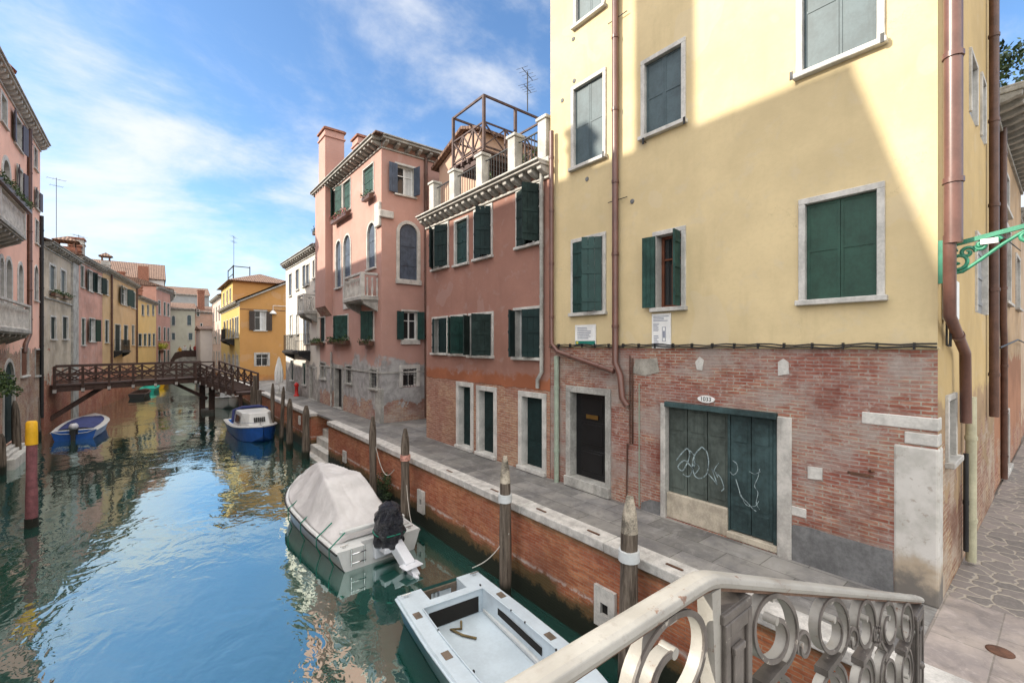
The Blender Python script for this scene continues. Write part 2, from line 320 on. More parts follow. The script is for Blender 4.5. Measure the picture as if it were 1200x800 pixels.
# ------------------------------------------------------------------ facades
class Face:
    def __init__(s, b, O, E, z0, z1, flip=False):
        s.b = b; s.O = Vector((O[0], O[1], 0)); e = Vector((E[0], E[1], 0)) - s.O; s.L = e.length; s.d = e / s.L; s.n = Vector((-s.d.y, s.d.x, 0)) * (-1 if flip else 1)
        s.z0, s.z1 = z0, z1; s.op = []; s.top = None
    def P(s, a, z, o=0.): p = s.O + s.d * a + s.n * o; return Vector((p.x, p.y, z))
    def s_of(s, u):
        k = kx(u); d = Vector((SN + k * CS, CS - k * SN, 0)); t = s.O.dot(s.n) / d.dot(s.n); return (d * t - s.O).dot(s.d)
    def z_of(s, u, v):
        k = kx(u); d = Vector((SN + k * CS, CS - k * SN, 0)); t = s.O.dot(s.n) / d.dot(s.n); return CZ - (v - HOR) / FPX * t
    def rect(s, u0, u1, vt, vb, uref=None):
        a, b = sorted((s.s_of(u0), s.s_of(u1))); r = u0 if uref is None else uref; return a, b, s.z_of(r, vb), s.z_of(r, vt)
    def box(s, mb, a, b, z0, z1, o0, o1, mi=0): mb.obox(s.P(a, z0, o0), s.d * (b - a), s.n * (o1 - o0), (0, 0, z1 - z0), mi)
    def wall(s, mat, depth=.24, name='wall', top=None, label=None):
        mb = MB(); xs = sorted({0., s.L} | {x for o in s.op for x in o[:2]}); zs = sorted({s.z0, s.z1} | {x for o in s.op for x in o[2:4]})
        xs = [x for x in xs if -1e-6 <= x <= s.L + 1e-6]; zs = [z for z in zs if s.z0 <= z <= s.z1]
        def q(pts, mi=0):
            n = (pts[1] - pts[0]).cross(pts[2] - pts[0]); mb.add(pts, [(0, 1, 2, 3)], mi)
        def quad(a, b, c, d, want, mi=0):
            n = (b - a).cross(c - a)
            if n.dot(want) < 0: a, b, c, d = d, c, b, a
            mb.add([a, b, c, d], [(0, 1, 2, 3)], mi)
        for i in range(len(xs) - 1):
            for j in range(len(zs) - 1):
                cx, cz = (xs[i] + xs[i + 1]) / 2, (zs[j] + zs[j + 1]) / 2
                if any(o[0] < cx < o[1] and o[2] < cz < o[3] for o in s.op): continue
                quad(s.P(xs[i], zs[j]), s.P(xs[i + 1], zs[j]), s.P(xs[i + 1], zs[j + 1]), s.P(xs[i], zs[j + 1]), s.n)
        for a, b, z0, z1, arch, dp in s.op:
            quad(s.P(a, z0), s.P(a, z1), s.P(a, z1, -dp), s.P(a, z0, -dp), s.d); quad(s.P(b, z0), s.P(b, z1), s.P(b, z1, -dp), s.P(b, z0, -dp), -s.d)
            quad(s.P(a, z0), s.P(b, z0), s.P(b, z0, -dp), s.P(a, z0, -dp), Vector((0, 0, 1))); quad(s.P(a, z1), s.P(b, z1), s.P(b, z1, -dp), s.P(a, z1, -dp), Vector((0, 0, -1)))
            quad(s.P(a, z0, -dp), s.P(b, z0, -dp), s.P(b, z1, -dp), s.P(a, z1, -dp), s.n, 1)
            if arch:
                r = (b - a) / 2; c = (a + b) / 2; zc = z1 - r * arch; N = 7
                for sg in (-1, 1):
                    arc = [(c + sg * r * math.cos(t * math.pi / 2 / N), zc + r * arch * math.sin(t * math.pi / 2 / N)) for t in range(N + 1)]
                    for k in range(N):
                        (x0, y0), (x1, y1) = arc[k], arc[k + 1]; cn = (c + sg * r, z1)
                        pts = [s.P(x0, y0), s.P(x1, y1), s.P(*cn)]
                        if (pts[1] - pts[0]).cross(pts[2] - pts[0]).dot(s.n) < 0: pts = pts[::-1]
                        mb.add(pts, [(0, 1, 2)]); quad(s.P(x0, y0), s.P(x1, y1), s.P(x1, y1, -dp), s.P(x0, y0, -dp), Vector((0, 0, -1)) - s.d * sg)
        if s.top:                                          # a sloping strip above z1: (rise at 0, rise at L)
            mb.add([s.P(0, s.z1), s.P(s.L, s.z1), s.P(s.L, s.z1 + s.top[1]), s.P(0, s.z1 + s.top[0])], [(0, 1, 2, 3)])
        o = mb.build(name, [mat, DARK], s.b)
        if label: o['label'] = label
        return o
def leaf(mb, f, h, z0, z1, w, sg, ang, off=.03, th=.035, planks=3, battens=True, panel=False):
    a = R(ang); D = f.d * sg * math.cos(a) + f.n * math.sin(a); N = (f.n * math.cos(a) - f.d * sg * math.sin(a)); o = f.P(h, z0, off); g = .006
    for i in range(planks):
        mb.obox(o + D * (w * i / planks + (g if i else 0)), D * (w / planks - (g if i else 0)), N * -th, (0, 0, z1 - z0))
    if panel:
        zz = lambda q: Vector((0, 0, q)); e = .035; H_ = z1 - z0
        for u0, u1, v0, v1 in ((0, e, 0, H_), (w - e, w, 0, H_), (e, w - e, 0, e), (e, w - e, H_ - e, H_), (e, w - e, H_ * .5, H_ * .5 + e)): mb.obox(o + D * u0 + zz(v0), D * (u1 - u0), N * .008, (0, 0, v1 - v0))
    elif battens:
        for q in (.12, .5, .84): mb.obox(o + D * .01 + Vector((0, 0, (z1 - z0) * q)), D * (w - .02), N * .014, (0, 0, .07))
def window(f, rc, kind='closed', sm=None, fw=.085, arch=0, sill=True, stone=None, curtain=False, angs=(150, 150), proud=.035, sash=WHITEP, dep=.22, lod=0, label=None, sillw=.075, name='window', bars=False, panel=False):
    a, b, z0, z1 = rc; sm = sm or GREEN
    if sm.name in GVAR: sm = vrnd.choice([sm] + GVAR[sm.name])
    stone = stone or WHITES; g_ = .006; f.op.append((a - g_, b + g_, z0 - g_, z1 + g_, arch, dep)); mb = MB(); c = (a + b) / 2; r = (b - a) / 2
    hz = z1 - r * arch if arch else z1
    f.box(mb, a - fw, a, z0, hz, -dep + .012, proud); f.box(mb, b, b + fw, z0, hz, -dep + .012, proud)
    if arch:
        N = 12; ro = r + fw
        for k in range(N):
            t0, t1 = math.pi * k / N, math.pi * (k + 1) / N
            q = [(c - r * math.cos(t0), hz + r * arch * math.sin(t0)), (c - r * math.cos(t1), hz + r * arch * math.sin(t1)), (c - ro * math.cos(t1), hz + (r * arch + fw) * math.sin(t1)), (c - ro * math.cos(t0), hz + (r * arch + fw) * math.sin(t0))]
            mb.prism([f.P(x, y, -dep + .012) for x, y in q], f.n * (proud + dep - .012))
    else: f.box(mb, a - fw, b + fw, z1, z1 + fw, -dep + .012, proud)
    win = mb.build(name, stone, f.b, bevel=.006 if not lod else 0)
    if label: win['label'] = label
    if sill:
        m = MB(); f.box(m, a - fw - .03, b + fw + .03, z0 - sillw, z0 + .001, -dep + .014, proud + .06); m.build('sill', stone, win, bevel=.008 if not lod else 0)
    th = .035
    pl = 1 if lod > 1 or panel else (2 if lod else 3)
    if kind == 'closed':
        for h, sg in ((a + .005, 1), (b - .005, -1)):
            m = MB()
            if arch:
                w_ = r - .008; N = 6
                pts = [(h, z0), (h + sg * w_, z0)] + [(h + sg * w_ * (1 - t / N), hz + r * arch * math.sqrt(max(0, 1 - (t / N) ** 2)) * .99) for t in range(N + 1)]
                m.prism([f.P(x, y, -.10) for x, y in pts], f.n * .04)
                for q in (.25, .6): f.box(m, min(h, h + sg * w_) + .02, max(h, h + sg * w_) - .02, z0 + (z1 - z0) * q, z0 + (z1 - z0) * q + .05, -.06, -.045)
            else: leaf(m, f, h, z0 + .01, z1 - .01, r - .008, sg, 0, -.05, planks=pl, battens=not lod, panel=panel)
            m.build('shutter', sm, win)
    else:
        m = MB(); f.box(m, a, b, z0, z1, -dep + .02, -dep + .035); pn = m.build('pane', GLASS, win)
        m = MB(); e = .055
        for x0, x1 in ((a, a + e), (c - e / 2, c + e / 2), (b - e, b)): f.box(m, x0, x1, z0, z1, -dep + .03, -dep + .07)
        for y0, y1 in ((z0, z0 + e), (z1 - e, z1), (z0 + (z1 - z0) * .66, z0 + (z1 - z0) * .66 + .035)): f.box(m, a, b, y0, y1, -dep + .032, -dep + .066)
        m.build('sash', sash, win)
        if curtain:
            m = MB(); P = [[f.P(a + e + (b - a - 2 * e) * i / 24 * .5, z, -dep + .038 + .004 * math.sin(i * 1.7)) for z in (z0 + e, z1 - e)] for i in range(25)]; m.grid(P); m.build('curtain', CURT, win)
        if kind == 'open':
            for h, sg, an in ((a, 1, angs[0]), (b, -1, angs[1])):
                if an is None: continue
                m = MB(); leaf(m, f, h, z0 + .01, z1 - .01, r, sg, an, proud + .02, planks=pl, battens=not lod, panel=panel); m.build('shutter', sm, win)
        if bars:
            m = MB()
            for i in range(1, 5): x = a + (b - a) * i / 5; m.cyl(f.P(x, z0, -.05), f.P(x, z1, -.05), .012, n=6)
            for i in range(1, 5): y = z0 + (z1 - z0) * i / 5; m.cyl(f.P(a, y, -.05), f.P(b, y, -.05), .010, n=6)
            m.build('grille', IRON, win)
    return win
def door(f, rc, mat, fw=.14, stone=None, panels=True, leaves_=1, step=.12, dep=.25, mail=False, label=None):
    a, b, z0, z1 = rc; stone = stone or STONE; g_ = .006; f.op.append((a - g_, b + g_, z0 - g_, z1 + g_, 0, dep)); m = MB()
    f.box(m, a, b, z0, z1, -dep + .02, -dep + .07)
    w_ = (b - a) / leaves_
    if panels:
        for i in range(leaves_):
            x0 = a + w_ * i
            for q0, q1 in ((.06, .33), (.38, .66), (.72, .95)):
                zz0, zz1 = z0 + (z1 - z0) * q0, z0 + (z1 - z0) * q1; e = .02
                f.box(m, x0 + w_ * .16, x0 + w_ * .84, zz0, zz1, -dep + .07, -dep + .085); f.box(m, x0 + w_ * .22, x0 + w_ * .78, zz0 + .05, zz1 - .05, -dep + .085, -dep + .097)
    dr = m.build('door', mat, f.b, bevel=.004)
    if label: dr['label'] = label
    m = MB(); f.box(m, a - fw, a, z0, z1, -dep + .012, .035); f.box(m, b, b + fw, z0, z1, -dep + .012, .035); f.box(m, a - fw, b + fw, z1, z1 + fw, -dep + .012, .035); m.build('door_frame', stone, dr, bevel=.008)
    if step: m = MB(); f.box(m, a - fw, b + fw, z0 - step, z0, -.2, .10); m.build('doorstep', stone, dr, bevel=.01)
    m = MB(); hx = (a + b) / 2; m.lathe(f.P(a + w_ * .12 if leaves_ == 1 else hx, z0 + 1.0, -dep + .09), [(.0, -.03), (.022, -.02), (.03, 0), (.022, .02), (0, .03)], 10); m.build('handle', plain('brass', (.5, .33, .12), .3, .1, 3, 0, metal=1), dr)
    if mail: m = MB(); f.box(m, hx - .17, hx + .17, z0 + (z1 - z0) * .70, z0 + (z1 - z0) * .70 + .09, -dep + .097, -dep + .112); m.build('letter_plate', plain('brass', ()), dr)
    return dr
def cornice(f, z, a0=None, a1=None, proj=.38, step=.42, mat=None, h=.10, corb=.2, cw=.15, ends=0.):
    mb = MB(); a0 = 0 if a0 is None else a0; a1 = f.L if a1 is None else a1
    f.box(mb, a0 - ends, a1 + ends, z, z + h, -.05, proj); f.box(mb, a0 - ends, a1 + ends, z + h, z + h + .05, -.05, proj + .07)
    f.box(mb, a0, a1, z - corb - .07, z - corb, -.02, .06)
    n = max(1, int((a1 - a0) / step))
    for i in range(n + 1):
        c = a0 + .1 + (a1 - a0 - .2) * i / n
        poly = [f.P(c - cw / 2, z, -.02), f.P(c - cw / 2, z, proj - .06), f.P(c - cw / 2, z - corb * .45, proj - .08), f.P(c - cw / 2, z - corb * .8, proj * .45), f.P(c - cw / 2, z - corb, -.02)]
        mb.prism(poly, f.d * cw)
    return mb.build('cornice', mat or STONEG, f.b, bevel=.01)
def balcony(f, a, b, z, proj=.7, h=.95, mat=None, n=None, brackets=2, iron=False, label=None):
    mat = mat or WHITES; mb = MB(); f.box(mb, a, b, z - .13, z, -.02, proj); f.box(mb, a + .04, b - .04, z - .19, z - .13, -.02, proj - .06)
    for i in range(brackets):
        c = a + .15 + (b - a - .3) * i / max(1, brackets - 1); poly = [f.P(c - .09, z - .19, -.02), f.P(c - .09, z - .19, proj * .85), f.P(c - .09, z - .30, proj * .8), f.P(c - .09, z - .48, proj * .3), f.P(c - .09, z - .60, -.02)]; mb.prism(poly, f.d * .18)
    bo = mb.build('balcony', STONEG if not iron else mat, f.b, bevel=.01)
    if label: bo['label'] = label
    m = MB(); pr = [(.05, 0), (.05, .05), (.025, .08), (.055, .28), (.03, .45), (.022, .6), (.05, .68), (.05, .74)]
    segs = [((a + .07, proj - .09), (b - .07, proj - .09)), ((a + .07, proj - .09), (a + .07, .03)), ((b - .07, proj - .09), (b - .07, .03))]
    for (x0, o0), (x1, o1) in segs:
        L_ = math.hypot(x1 - x0, o1 - o0); k = max(2, int(L_ / (.11 if iron else .19)))
        for i in range(k + 1):
            x, o = x0 + (x1 - x0) * i / k, o0 + (o1 - o0) * i / k
            if iron: m.cyl(f.P(x, z, o), f.P(x, z + h, o), .010, n=5)
            else: m.lathe(f.P(x, z, o), [(r_, q * h * .84 / .74) for r_, q in pr], 8)
        wd = .03 if iron else .13
        p, q = f.P(x0, z + h, o0), f.P(x1, z + h, o1); m.beam(p, q, wd, wd * .7); m.beam(p - Vector((0, 0, h - .03)), q - Vector((0, 0, h - .03)), wd, .04)
    if not iron:
        for x, o in ((a + .07, proj - .09), (b - .07, proj - .09)): f.box(m, x - .08, x + .08, z, z + h + .04, o - .08, o + .08)
    m.build('balustrade', mat, bo, bevel=.004)
    return bo
def pipe(b, pts, r, mat, name='drainpipe', n=10, bands=True, label=None):
    m = MB(); m.tube(pts, r, n)
    if bands:
        for p, q in zip(pts[:-1], pts[1:]):
            p, q = Vector(p), Vector(q)
            if (q - p).length > 1.2:
                k = int((q - p).length / 1.6) + 1
                for i in range(k): c = p + (q - p) * (i + .5) / k; d = (q - p).normalized(); m.cyl(c - d * .03, c + d * .03, r * 1.18, n=n)
    o = m.build(name, mat, b)
    if label: o['label'] = label
    return o
def flowerbox(f, a, b, z, rnd, n=90, o=.18, box=True, mats=None, label='planter'):
    m = MB(); f.box(m, a, b, z - .02, z + .16, o - .10, o + .10); fb = m.build('flower_box', COPP, f.b)
    m = MB(); L_ = b - a; k = max(1, int(L_ / .3))
    for i in range(k):
        c = f.P(a + L_ * (i + .5) / k, z + .22 + rnd.uniform(-.08, .05), o + .04); m.leaves(c, (.2, .2, .19), n, .085, rnd, mats=2, shell=0)
    m.build('plants', mats or [LEAF, LEAFD], fb); return fb
rnd = random.Random(5)
def fill_walls(b, pts, z0, z1, mat, name='rear_wall'):      # plain walls along a polyline
    mb = MB()
    for p, q in zip(pts[:-1], pts[1:]): mb.add([(p[0], p[1], z0), (q[0], q[1], z0), (q[0], q[1], z1), (p[0], p[1], z1)], [(0, 1, 2, 3)])
    return mb.build(name, mat, b)
def roof_hip(b, x0, x1, y0, y1, z, rise, ov=.4, mat=None):
    mb = MB(); x0 -= ov; x1 += ov; y0 -= ov; y1 += ov; w_, l_ = x1 - x0, y1 - y0; mm = min(w_, l_) / 2
    if w_ < l_: A, B = (x0 + mm, y0 + mm, z + rise), (x0 + mm, y1 - mm, z + rise)
    else: A, B = (x0 + mm, y0 + mm, z + rise), (x1 - mm, y0 + mm, z + rise)
    c = [(x0, y0, z), (x1, y0, z), (x1, y1, z), (x0, y1, z)]
    if w_ < l_: F = [[c[0], c[1], A], [c[1], c[2], B, A], [c[2], c[3], B], [c[3], c[0], A, B]]
    else: F = [[c[0], c[1], B, A], [c[1], c[2], B], [c[2], c[3], A, B], [c[3], c[0], A]]
    for f in F: mb.add(f, [tuple(range(len(f)))])
    mb.add([(p[0], p[1], z - .06) for p in c], [(3, 2, 1, 0)]); 
    for i in range(4): p, q = c[i], c[(i + 1) % 4]; mb.add([(p[0], p[1], z - .06), (q[0], q[1], z - .06), q, p], [(0, 1, 2, 3)])
    return mb.build('roof', mat or TILE, b)
def chimney(b, c, w_, d_, z0, z1, mat, cap=True, pitched=False):
    x, y = c; mb = MB(); mb.box(x - w_ / 2, x + w_ / 2, y - d_ / 2, y + d_ / 2, z0, z1); 
    mb.box(x - w_ / 2 - .06, x + w_ / 2 + .06, y - d_ / 2 - .06, y + d_ / 2 + .06, z1 - .38, z1 - .30)
    o = mb.build('chimney', mat, b, bevel=.01)
    m = MB()
    if pitched:
        for sx in (-1, 1):
            for sy in (-1, 1): m.box(x + sx * w_ * .42 - .05, x + sx * w_ * .42 + .05, y + sy * d_ * .42 - .05, y + sy * d_ * .42 + .05, z1, z1 + .35)
        m.box(x - w_ / 2 - .08, x + w_ / 2 + .08, y - d_ / 2 - .08, y + d_ / 2 + .08, z1 + .35, z1 + .42)
        e = .2; P = [(x - w_ / 2 - e, y - d_ / 2 - e, z1 + .42), (x + w_ / 2 + e, y - d_ / 2 - e, z1 + .42), (x + w_ / 2 + e, y + d_ / 2 + e, z1 + .42), (x - w_ / 2 - e, y + d_ / 2 + e, z1 + .42), (x, y, z1 + .8)]
        m.add(P, [(0, 1, 4), (1, 2, 4), (2, 3, 4), (3, 0, 4), (3, 2, 1, 0)])
    else: m.box(x - w_ / 2 - .08, x + w_ / 2 + .08, y - d_ / 2 - .08, y + d_ / 2 + .08, z1, z1 + .09); m.box(x - w_ / 2 - .02, x + w_ / 2 + .02, y - d_ / 2 - .02, y + d_ / 2 + .02, z1 + .09, z1 + .14)
    m.build('chimney_cap', MATS['roof_tiles'] if pitched else COPB, o); return o
COPB = plain('chimney_brick', (.25, .11, .07), .85, .4, 6, .4)
# ------------------------------------------------------------------ water, ground, pavements
def _water():
    t = NT('canal_water'); g = t.n('ShaderNodeNewGeometry')
    def nz(sx, sy, det, off, rg=.5, dist=0):
        m = t.n('ShaderNodeMapping'); m.inputs['Scale'].default_value = (sx, sy, 1); m.inputs['Location'].default_value = (off, off, 0); m.inputs['Rotation'].default_value = (0, 0, R(18)); t.L(g.outputs[0], m.inputs[0])
        return t.noise(1, det, rg, dist, vec=m.outputs[0])
    big = nz(.55, .42, 2, 3, .5, .6); mid = nz(1.7, 1.3, 2, 8, .5, .8); fin = nz(5.5, 4.2, 2, 1, .5, .6); calm = t.rng(nz(.16, .13, 2, 20), .38, .62, .3, 1.25)
    h = t.M('MULTIPLY', t.M('ADD', t.M('ADD', t.M('MULTIPLY', big, .030), t.M('MULTIPLY', mid, .016)), t.M('MULTIPLY', fin, .0050)), calm)
    nr = t.bump(h, 1., 1.)
    t.t.nodes.remove(t.b); d = t.n('ShaderNodeBsdfDiffuse'); d.inputs[0].default_value = (.013, .062, .050, 1); t.L(nr, d.inputs['Normal'])
    gl = t.n('ShaderNodeBsdfGlossy'); gl.inputs['Roughness'].default_value = .02; t.L(nr, gl.inputs['Normal']); gl.inputs[0].default_value = (.86, .97, .95, 1)
    fr = t.n('ShaderNodeFresnel'); fr.inputs['IOR'].default_value = 1.33; t.L(nr, fr.inputs['Normal'])
    f = t.M('ADD', t.M('MULTIPLY', fr.outputs[0], 1.2), .40, clamp=True)
    mx = t.n('ShaderNodeMixShader'); t.L(f, mx.inputs[0]); t.L(d.outputs[0], mx.inputs[1]); t.L(gl.outputs[0], mx.inputs[2]); t.L(mx.outputs[0], t.o.inputs[0]); return t.m
WATER = _water()
def sheet(name, poly, z, mat, kind='structure', sub=None):
    m = MB(); m.add([(x, y, z) for x, y in poly], [tuple(range(len(poly)))]); return m.build(name, mat, kind=kind)
sheet('water', [(-60, -60), (60, -60), (60, 110), (-60, 110)], 0, WATER)
def _slabs(name, c, bw, bh, rot=0, mort=(.10, .095, .085), var=.3):
    t = NT(name); b = t.n('ShaderNodeTexBrick'); t.L(t.uv((1, 1, 1), (0, 0, 0), (0, 0, rot)), b.inputs['Vector']); b.inputs['Scale'].default_value = 1; b.inputs['Brick Width'].default_value = bw
    b.inputs['Row Height'].default_value = bh; b.inputs['Mortar Size'].default_value = .008; b.inputs['Mortar Smooth'].default_value = .3
    b.inputs['Color1'].default_value = mul(c, 1 - var) + (1,); b.inputs['Color2'].default_value = mul(c, 1 + var) + (1,); b.inputs['Mortar'].default_value = mort + (1,)
    n = t.noise(1.2, 7, .65, vec=t.uv()); n2 = t.noise(18, 5, .7, vec=t.uv())
    n9 = t.noise(3.5, 8, .7, 1.0, vec=t.uv((1, 1, 1), (6, 6, 0)))
    k = t.mix(t.rng(n, .35, .65), t.mix(1., b.outputs[0], (.66, .66, .68), 'MULTIPLY'), t.mix(1., b.outputs[0], (1.12, 1.1, 1.05), 'MULTIPLY')); k = t.mix(t.M('MULTIPLY', t.rng(n2, .5, .75), .3), k, mul(c, 1.5))
    k = t.mix(t.M('MULTIPLY', t.rng(n9, .52, .66), .4), k, mul(c, .45)); k = t.mix(t.M('MULTIPLY', t.rng(n9, .48, .36), .35), k, mul(c, 1.7))
    t.fin(k, t.rng(n, .3, .7, .55, .85), t.bump(t.M('SUBTRACT', t.M('MULTIPLY', n2, .3), b.outputs[1]), .4, .01), spec=.3); return t.m
SLAB = _slabs('trachyte_slabs', (.19, .183, .175), .95, .46, R(90)); SLABW = _slabs('warm_slabs', (.25, .215, .195), .85, .5, 0, (.20, .175, .15))
def _crazy():
    t = NT('crazy_paving'); j = t.noise(2.5, 3, .5, vec=t.uv(), col=True); v = t.n('ShaderNodeVectorMath', operation='MULTIPLY_ADD'); t.L(j, v.inputs[0]); v.inputs[1].default_value = (.35, .35, 0); t.L(t.c.outputs['UV'], v.inputs[2])
    e = t.n('ShaderNodeTexVoronoi', feature='DISTANCE_TO_EDGE', voronoi_dimensions='2D'); e.inputs['Scale'].default_value = 3.9; t.L(v.outputs[0], e.inputs['Vector'])
    c = t.n('ShaderNodeTexVoronoi', feature='F1', voronoi_dimensions='2D'); c.inputs['Scale'].default_value = 3.9; t.L(v.outputs[0], c.inputs['Vector'])
    sp = t.n('ShaderNodeSeparateColor'); t.L(c.outputs['Color'], sp.inputs[0]); st = t.mix(sp.outputs[0], (.12, .108, .10), (.21, .18, .165)); n = t.noise(16, 6, .7, vec=t.uv())
    st = t.mix(t.M('MULTIPLY', t.rng(n, .4, .7), .4), st, (.26, .23, .21)); f = t.rng(t.M('ADD', e.outputs[0], t.M('MULTIPLY', t.M('SUBTRACT', n, .5), .05)), .035, .075)
    t.fin(t.mix(f, (.30, .265, .22), st), .8, t.bump(t.M('ADD', f, t.M('MULTIPLY', n, .3)), .5, .02)); return t.m
CRAZY = _crazy()
GROUND = plain('packed_ground', (.2, .18, .16), .9, .3, 1, .2)
gm = MB()
LB = [(-4.95, -80), (-4.95, 35.3), (-4.2, 42.6), (-3.3, 48.9), (-1.5, 61.9), (.15, 71.3), (1.7, 77.4), (2.1, 94.9)]
gm.add([(x, y, 1.70) for x, y in [(-3000, -80)] + LB + [(2.1, 3000), (-3000, 3000)]], [tuple(range(len(LB) + 3))])
gm.add([(x, y, 1.70) for x, y in [(3000, -80), (3000, 3000), (2.1, 3000), (2.1, 94.9), (6.0, 94.9), (5.95, 46), (5.95, 22), (5.95, -80)]], [tuple(range(8))])
gm.add([(-3000, -3000, 1.70), (3000, -3000, 1.70), (3000, -80, 1.70), (-3000, -80, 1.70)], [(0, 1, 2, 3)])
gm.build('ground', GROUND, kind='structure')
sheet('pavement', [(5.97, 1.02), (14, 1.02), (14, 47), (5.97, 47)], 1.75, SLAB)
sheet('bridge_foot_paving', [(5.97, -14), (7.95, -14), (7.95, 1.018), (5.97, 1.018)], 1.75, SLABW)
sheet('alley_paving', [(7.952, -14), (60, -14), (60, 1.018), (7.952, 1.018)], 1.75, CRAZY)
# ------------------------------------------------------------------ quay wall
def _quay():
    t = NT('quay_brick'); c, h = brick_nodes(t, (.34, .095, .045), (.46, .17, .09), (.30, .20, .15), .22, .055, ms=.007, dirt=.15)
    u = t.n('ShaderNodeSeparateXYZ'); t.L(t.c.outputs['UV'], u.inputs[0]); z = u.outputs[1]; n = t.noise(1.1, 6, .6, vec=t.uv()); n2 = t.noise(5, 6, .7, vec=t.uv((1, 1, 1)))
    zz = t.M('ADD', z, t.M('MULTIPLY', t.M('SUBTRACT', n2, .5), .16))
    salt = t.M('MULTIPLY', t.M('MULTIPLY', t.rng(zz, .66, .70), t.rng(zz, .72, .76, 1, 0)), t.rng(n2, .42, .56)); c = t.mix(t.M('MULTIPLY', salt, .85), c, (.5, .44, .40))
    c = t.mix(t.M('MULTIPLY', t.rng(t.noise(.5, 5, .6, vec=t.uv((1, .5, 1), (3, 7, 0))), .5, .68), .5), c, (.13, .055, .035))
    c = t.mix(t.M('MULTIPLY', t.rng(t.M('ADD', zz, t.M('MULTIPLY', t.M('SUBTRACT', n, .5), .8)), .52, .70, 1, 0), .75), c, (.045, .050, .018)); c = t.mix(t.rng(t.M('ADD', zz, t.M('MULTIPLY', t.M('SUBTRACT', n2, .5), .35)), .34, .46, 1, 0), c, (.014, .017, .010)); c = t.mix(t.M('MULTIPLY', t.rng(zz, 1.45, 1.62), .55), c, (.10, .095, .05))
    t.fin(c, .85, t.bump(h, .5, .01), spec=.25); return t.m
QB = _quay()
COPE = plain('coping_stone', (.46, .44, .41), .75, .3, 5, .4, bs=.015, streak=.35)
quay = thing('quay_wall', (5.9, 12, 0), 'long red brick quay wall with white stone coping along the right side of the canal', 'quay wall')
m = MB(); m.box(5.70, 5.96, -12, 19.4, -.8, 1.66); m.box(5.70, 5.96, 22, 60, -.8, 1.66); m.box(5.96, 6.9, 19.3, 19.42, -.5, 1.7); m.box(5.96, 6.9, 21.98, 22.1, -.5, 1.7); m.box(5.9, 5.96, 60, 95, -.8, 1.66)
m.build('brick_face', QB, quay)
m = MB(); y = -12.
while y < 60:
    L_ = rnd.uniform(1.2, 2.1); y2 = min(y + L_, 60)
    for a, b in ((y, min(y2, 19.4)), (max(y, 22), y2)):
        if b - a > .15 and not (a < 22 and b > 19.4 and a >= 19.4): m.box(5.62 + rnd.uniform(-.008, .008), 6.0, a, b - .012, 1.64, 1.80 + rnd.uniform(-.006, .006))
    y = y2
m.build('coping', COPE, quay, bevel=.018, seg=2)
m = MB()
for y in (3.4, 4.9, 6.2, 7.7, 9.6): m.box(5.76, 5.80, y, y + .26, 1.80, 1.812)
m.build('iron_cramp', plain('rusty_iron', (.10, .045, .025), .8, .4, 8, .3), quay)
# mooring stones set in the wall, each with a dark eye
for i, (u, v0, v1, w_) in enumerate(((352, 487, 497, .3), (405, 528, 541, .33), (495, 574, 600, .36), (711, 688, 735, .42))):
    p = at_X(u, v1, 5.70); q = at_X(u, v0, 5.70)
    m = MB(); N = 12; hz = (q.z - p.z)
    m.box(5.63, 5.69, p.y - w_ / 2, p.y - w_ * .18, p.z, q.z); m.box(5.63, 5.69, p.y + w_ * .18, p.y + w_ / 2, p.z, q.z); m.box(5.63, 5.69, p.y - w_ * .18, p.y + w_ * .18, p.z, p.z + hz * .34); m.box(5.63, 5.69, p.y - w_ * .18, p.y + w_ * .18, p.z + hz * .62, q.z)
    m.box(5.685, 5.698, p.y - w_ * .18, p.y + w_ * .18, p.z + hz * .34, p.z + hz * .62, 1); m.build('mooring_stone', [WHITES, DARK], quay)
steps = thing('water_steps', (5.9, 20.7, 0), 'white stone water steps in the gap of the brick quay wall', 'steps')
for i in range(6):
    m = MB(); m.box(5.38 + i * .27, 6.95, 19.43, 21.97, -.3 + i * .33 - (.4 if i == 0 else 0), .02 + i * .33 + .05); m.build('step', WHITES, steps, bevel=.02)
m = MB()
for i in range(26): p = at_X(450 + rnd.uniform(-8, 8), 600, 5.6); m.leaves((5.55, p.y, .62 + rnd.uniform(-.3, .35)), (.09, .22, .16), 26, .07, rnd, shell=0)
m.build('wall_weed', LEAFD, label='tuft of green weed growing on the quay wall by the covered boat', cat='plant')

# ------------------------------------------------------------------ yellow building (right)
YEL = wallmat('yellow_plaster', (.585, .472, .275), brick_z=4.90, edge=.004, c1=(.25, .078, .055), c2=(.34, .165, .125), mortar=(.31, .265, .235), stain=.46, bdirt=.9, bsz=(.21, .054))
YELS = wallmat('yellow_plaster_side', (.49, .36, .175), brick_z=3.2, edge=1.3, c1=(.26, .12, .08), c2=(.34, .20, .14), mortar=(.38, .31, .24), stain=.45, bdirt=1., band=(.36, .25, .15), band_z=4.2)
yb = thing('yellow_building', (10, 4.5, 1.7), 'tall yellow plastered building with brick ground floor and green garage door', 'building')
W = Face(yb, (7.45, 1.02), (7.45, 7.83), 1.70, 16.5)
window(W, W.rect(673, 707, 106, 197), 'closed', TEAL, panel=True); window(W, W.rect(756, 799, 76, 160), 'closed', TEAL, panel=True)
a, b, z0, z1 = W.rect(941, 1028, 0, 86); window(W, (a, b, z0, z0 + 1.72), 'closed', TEAL, panel=True)
window(W, W.rect(673, 707, 285, 367), 'open', GREEN, angs=(42, 0), curtain=True, label='window with one green shutter ajar')
window(W, W.rect(770, 799, 277, 361), 'open', GREEN, angs=(100, 172), sash=REDW, label='window with red brown casement and open green shutters')
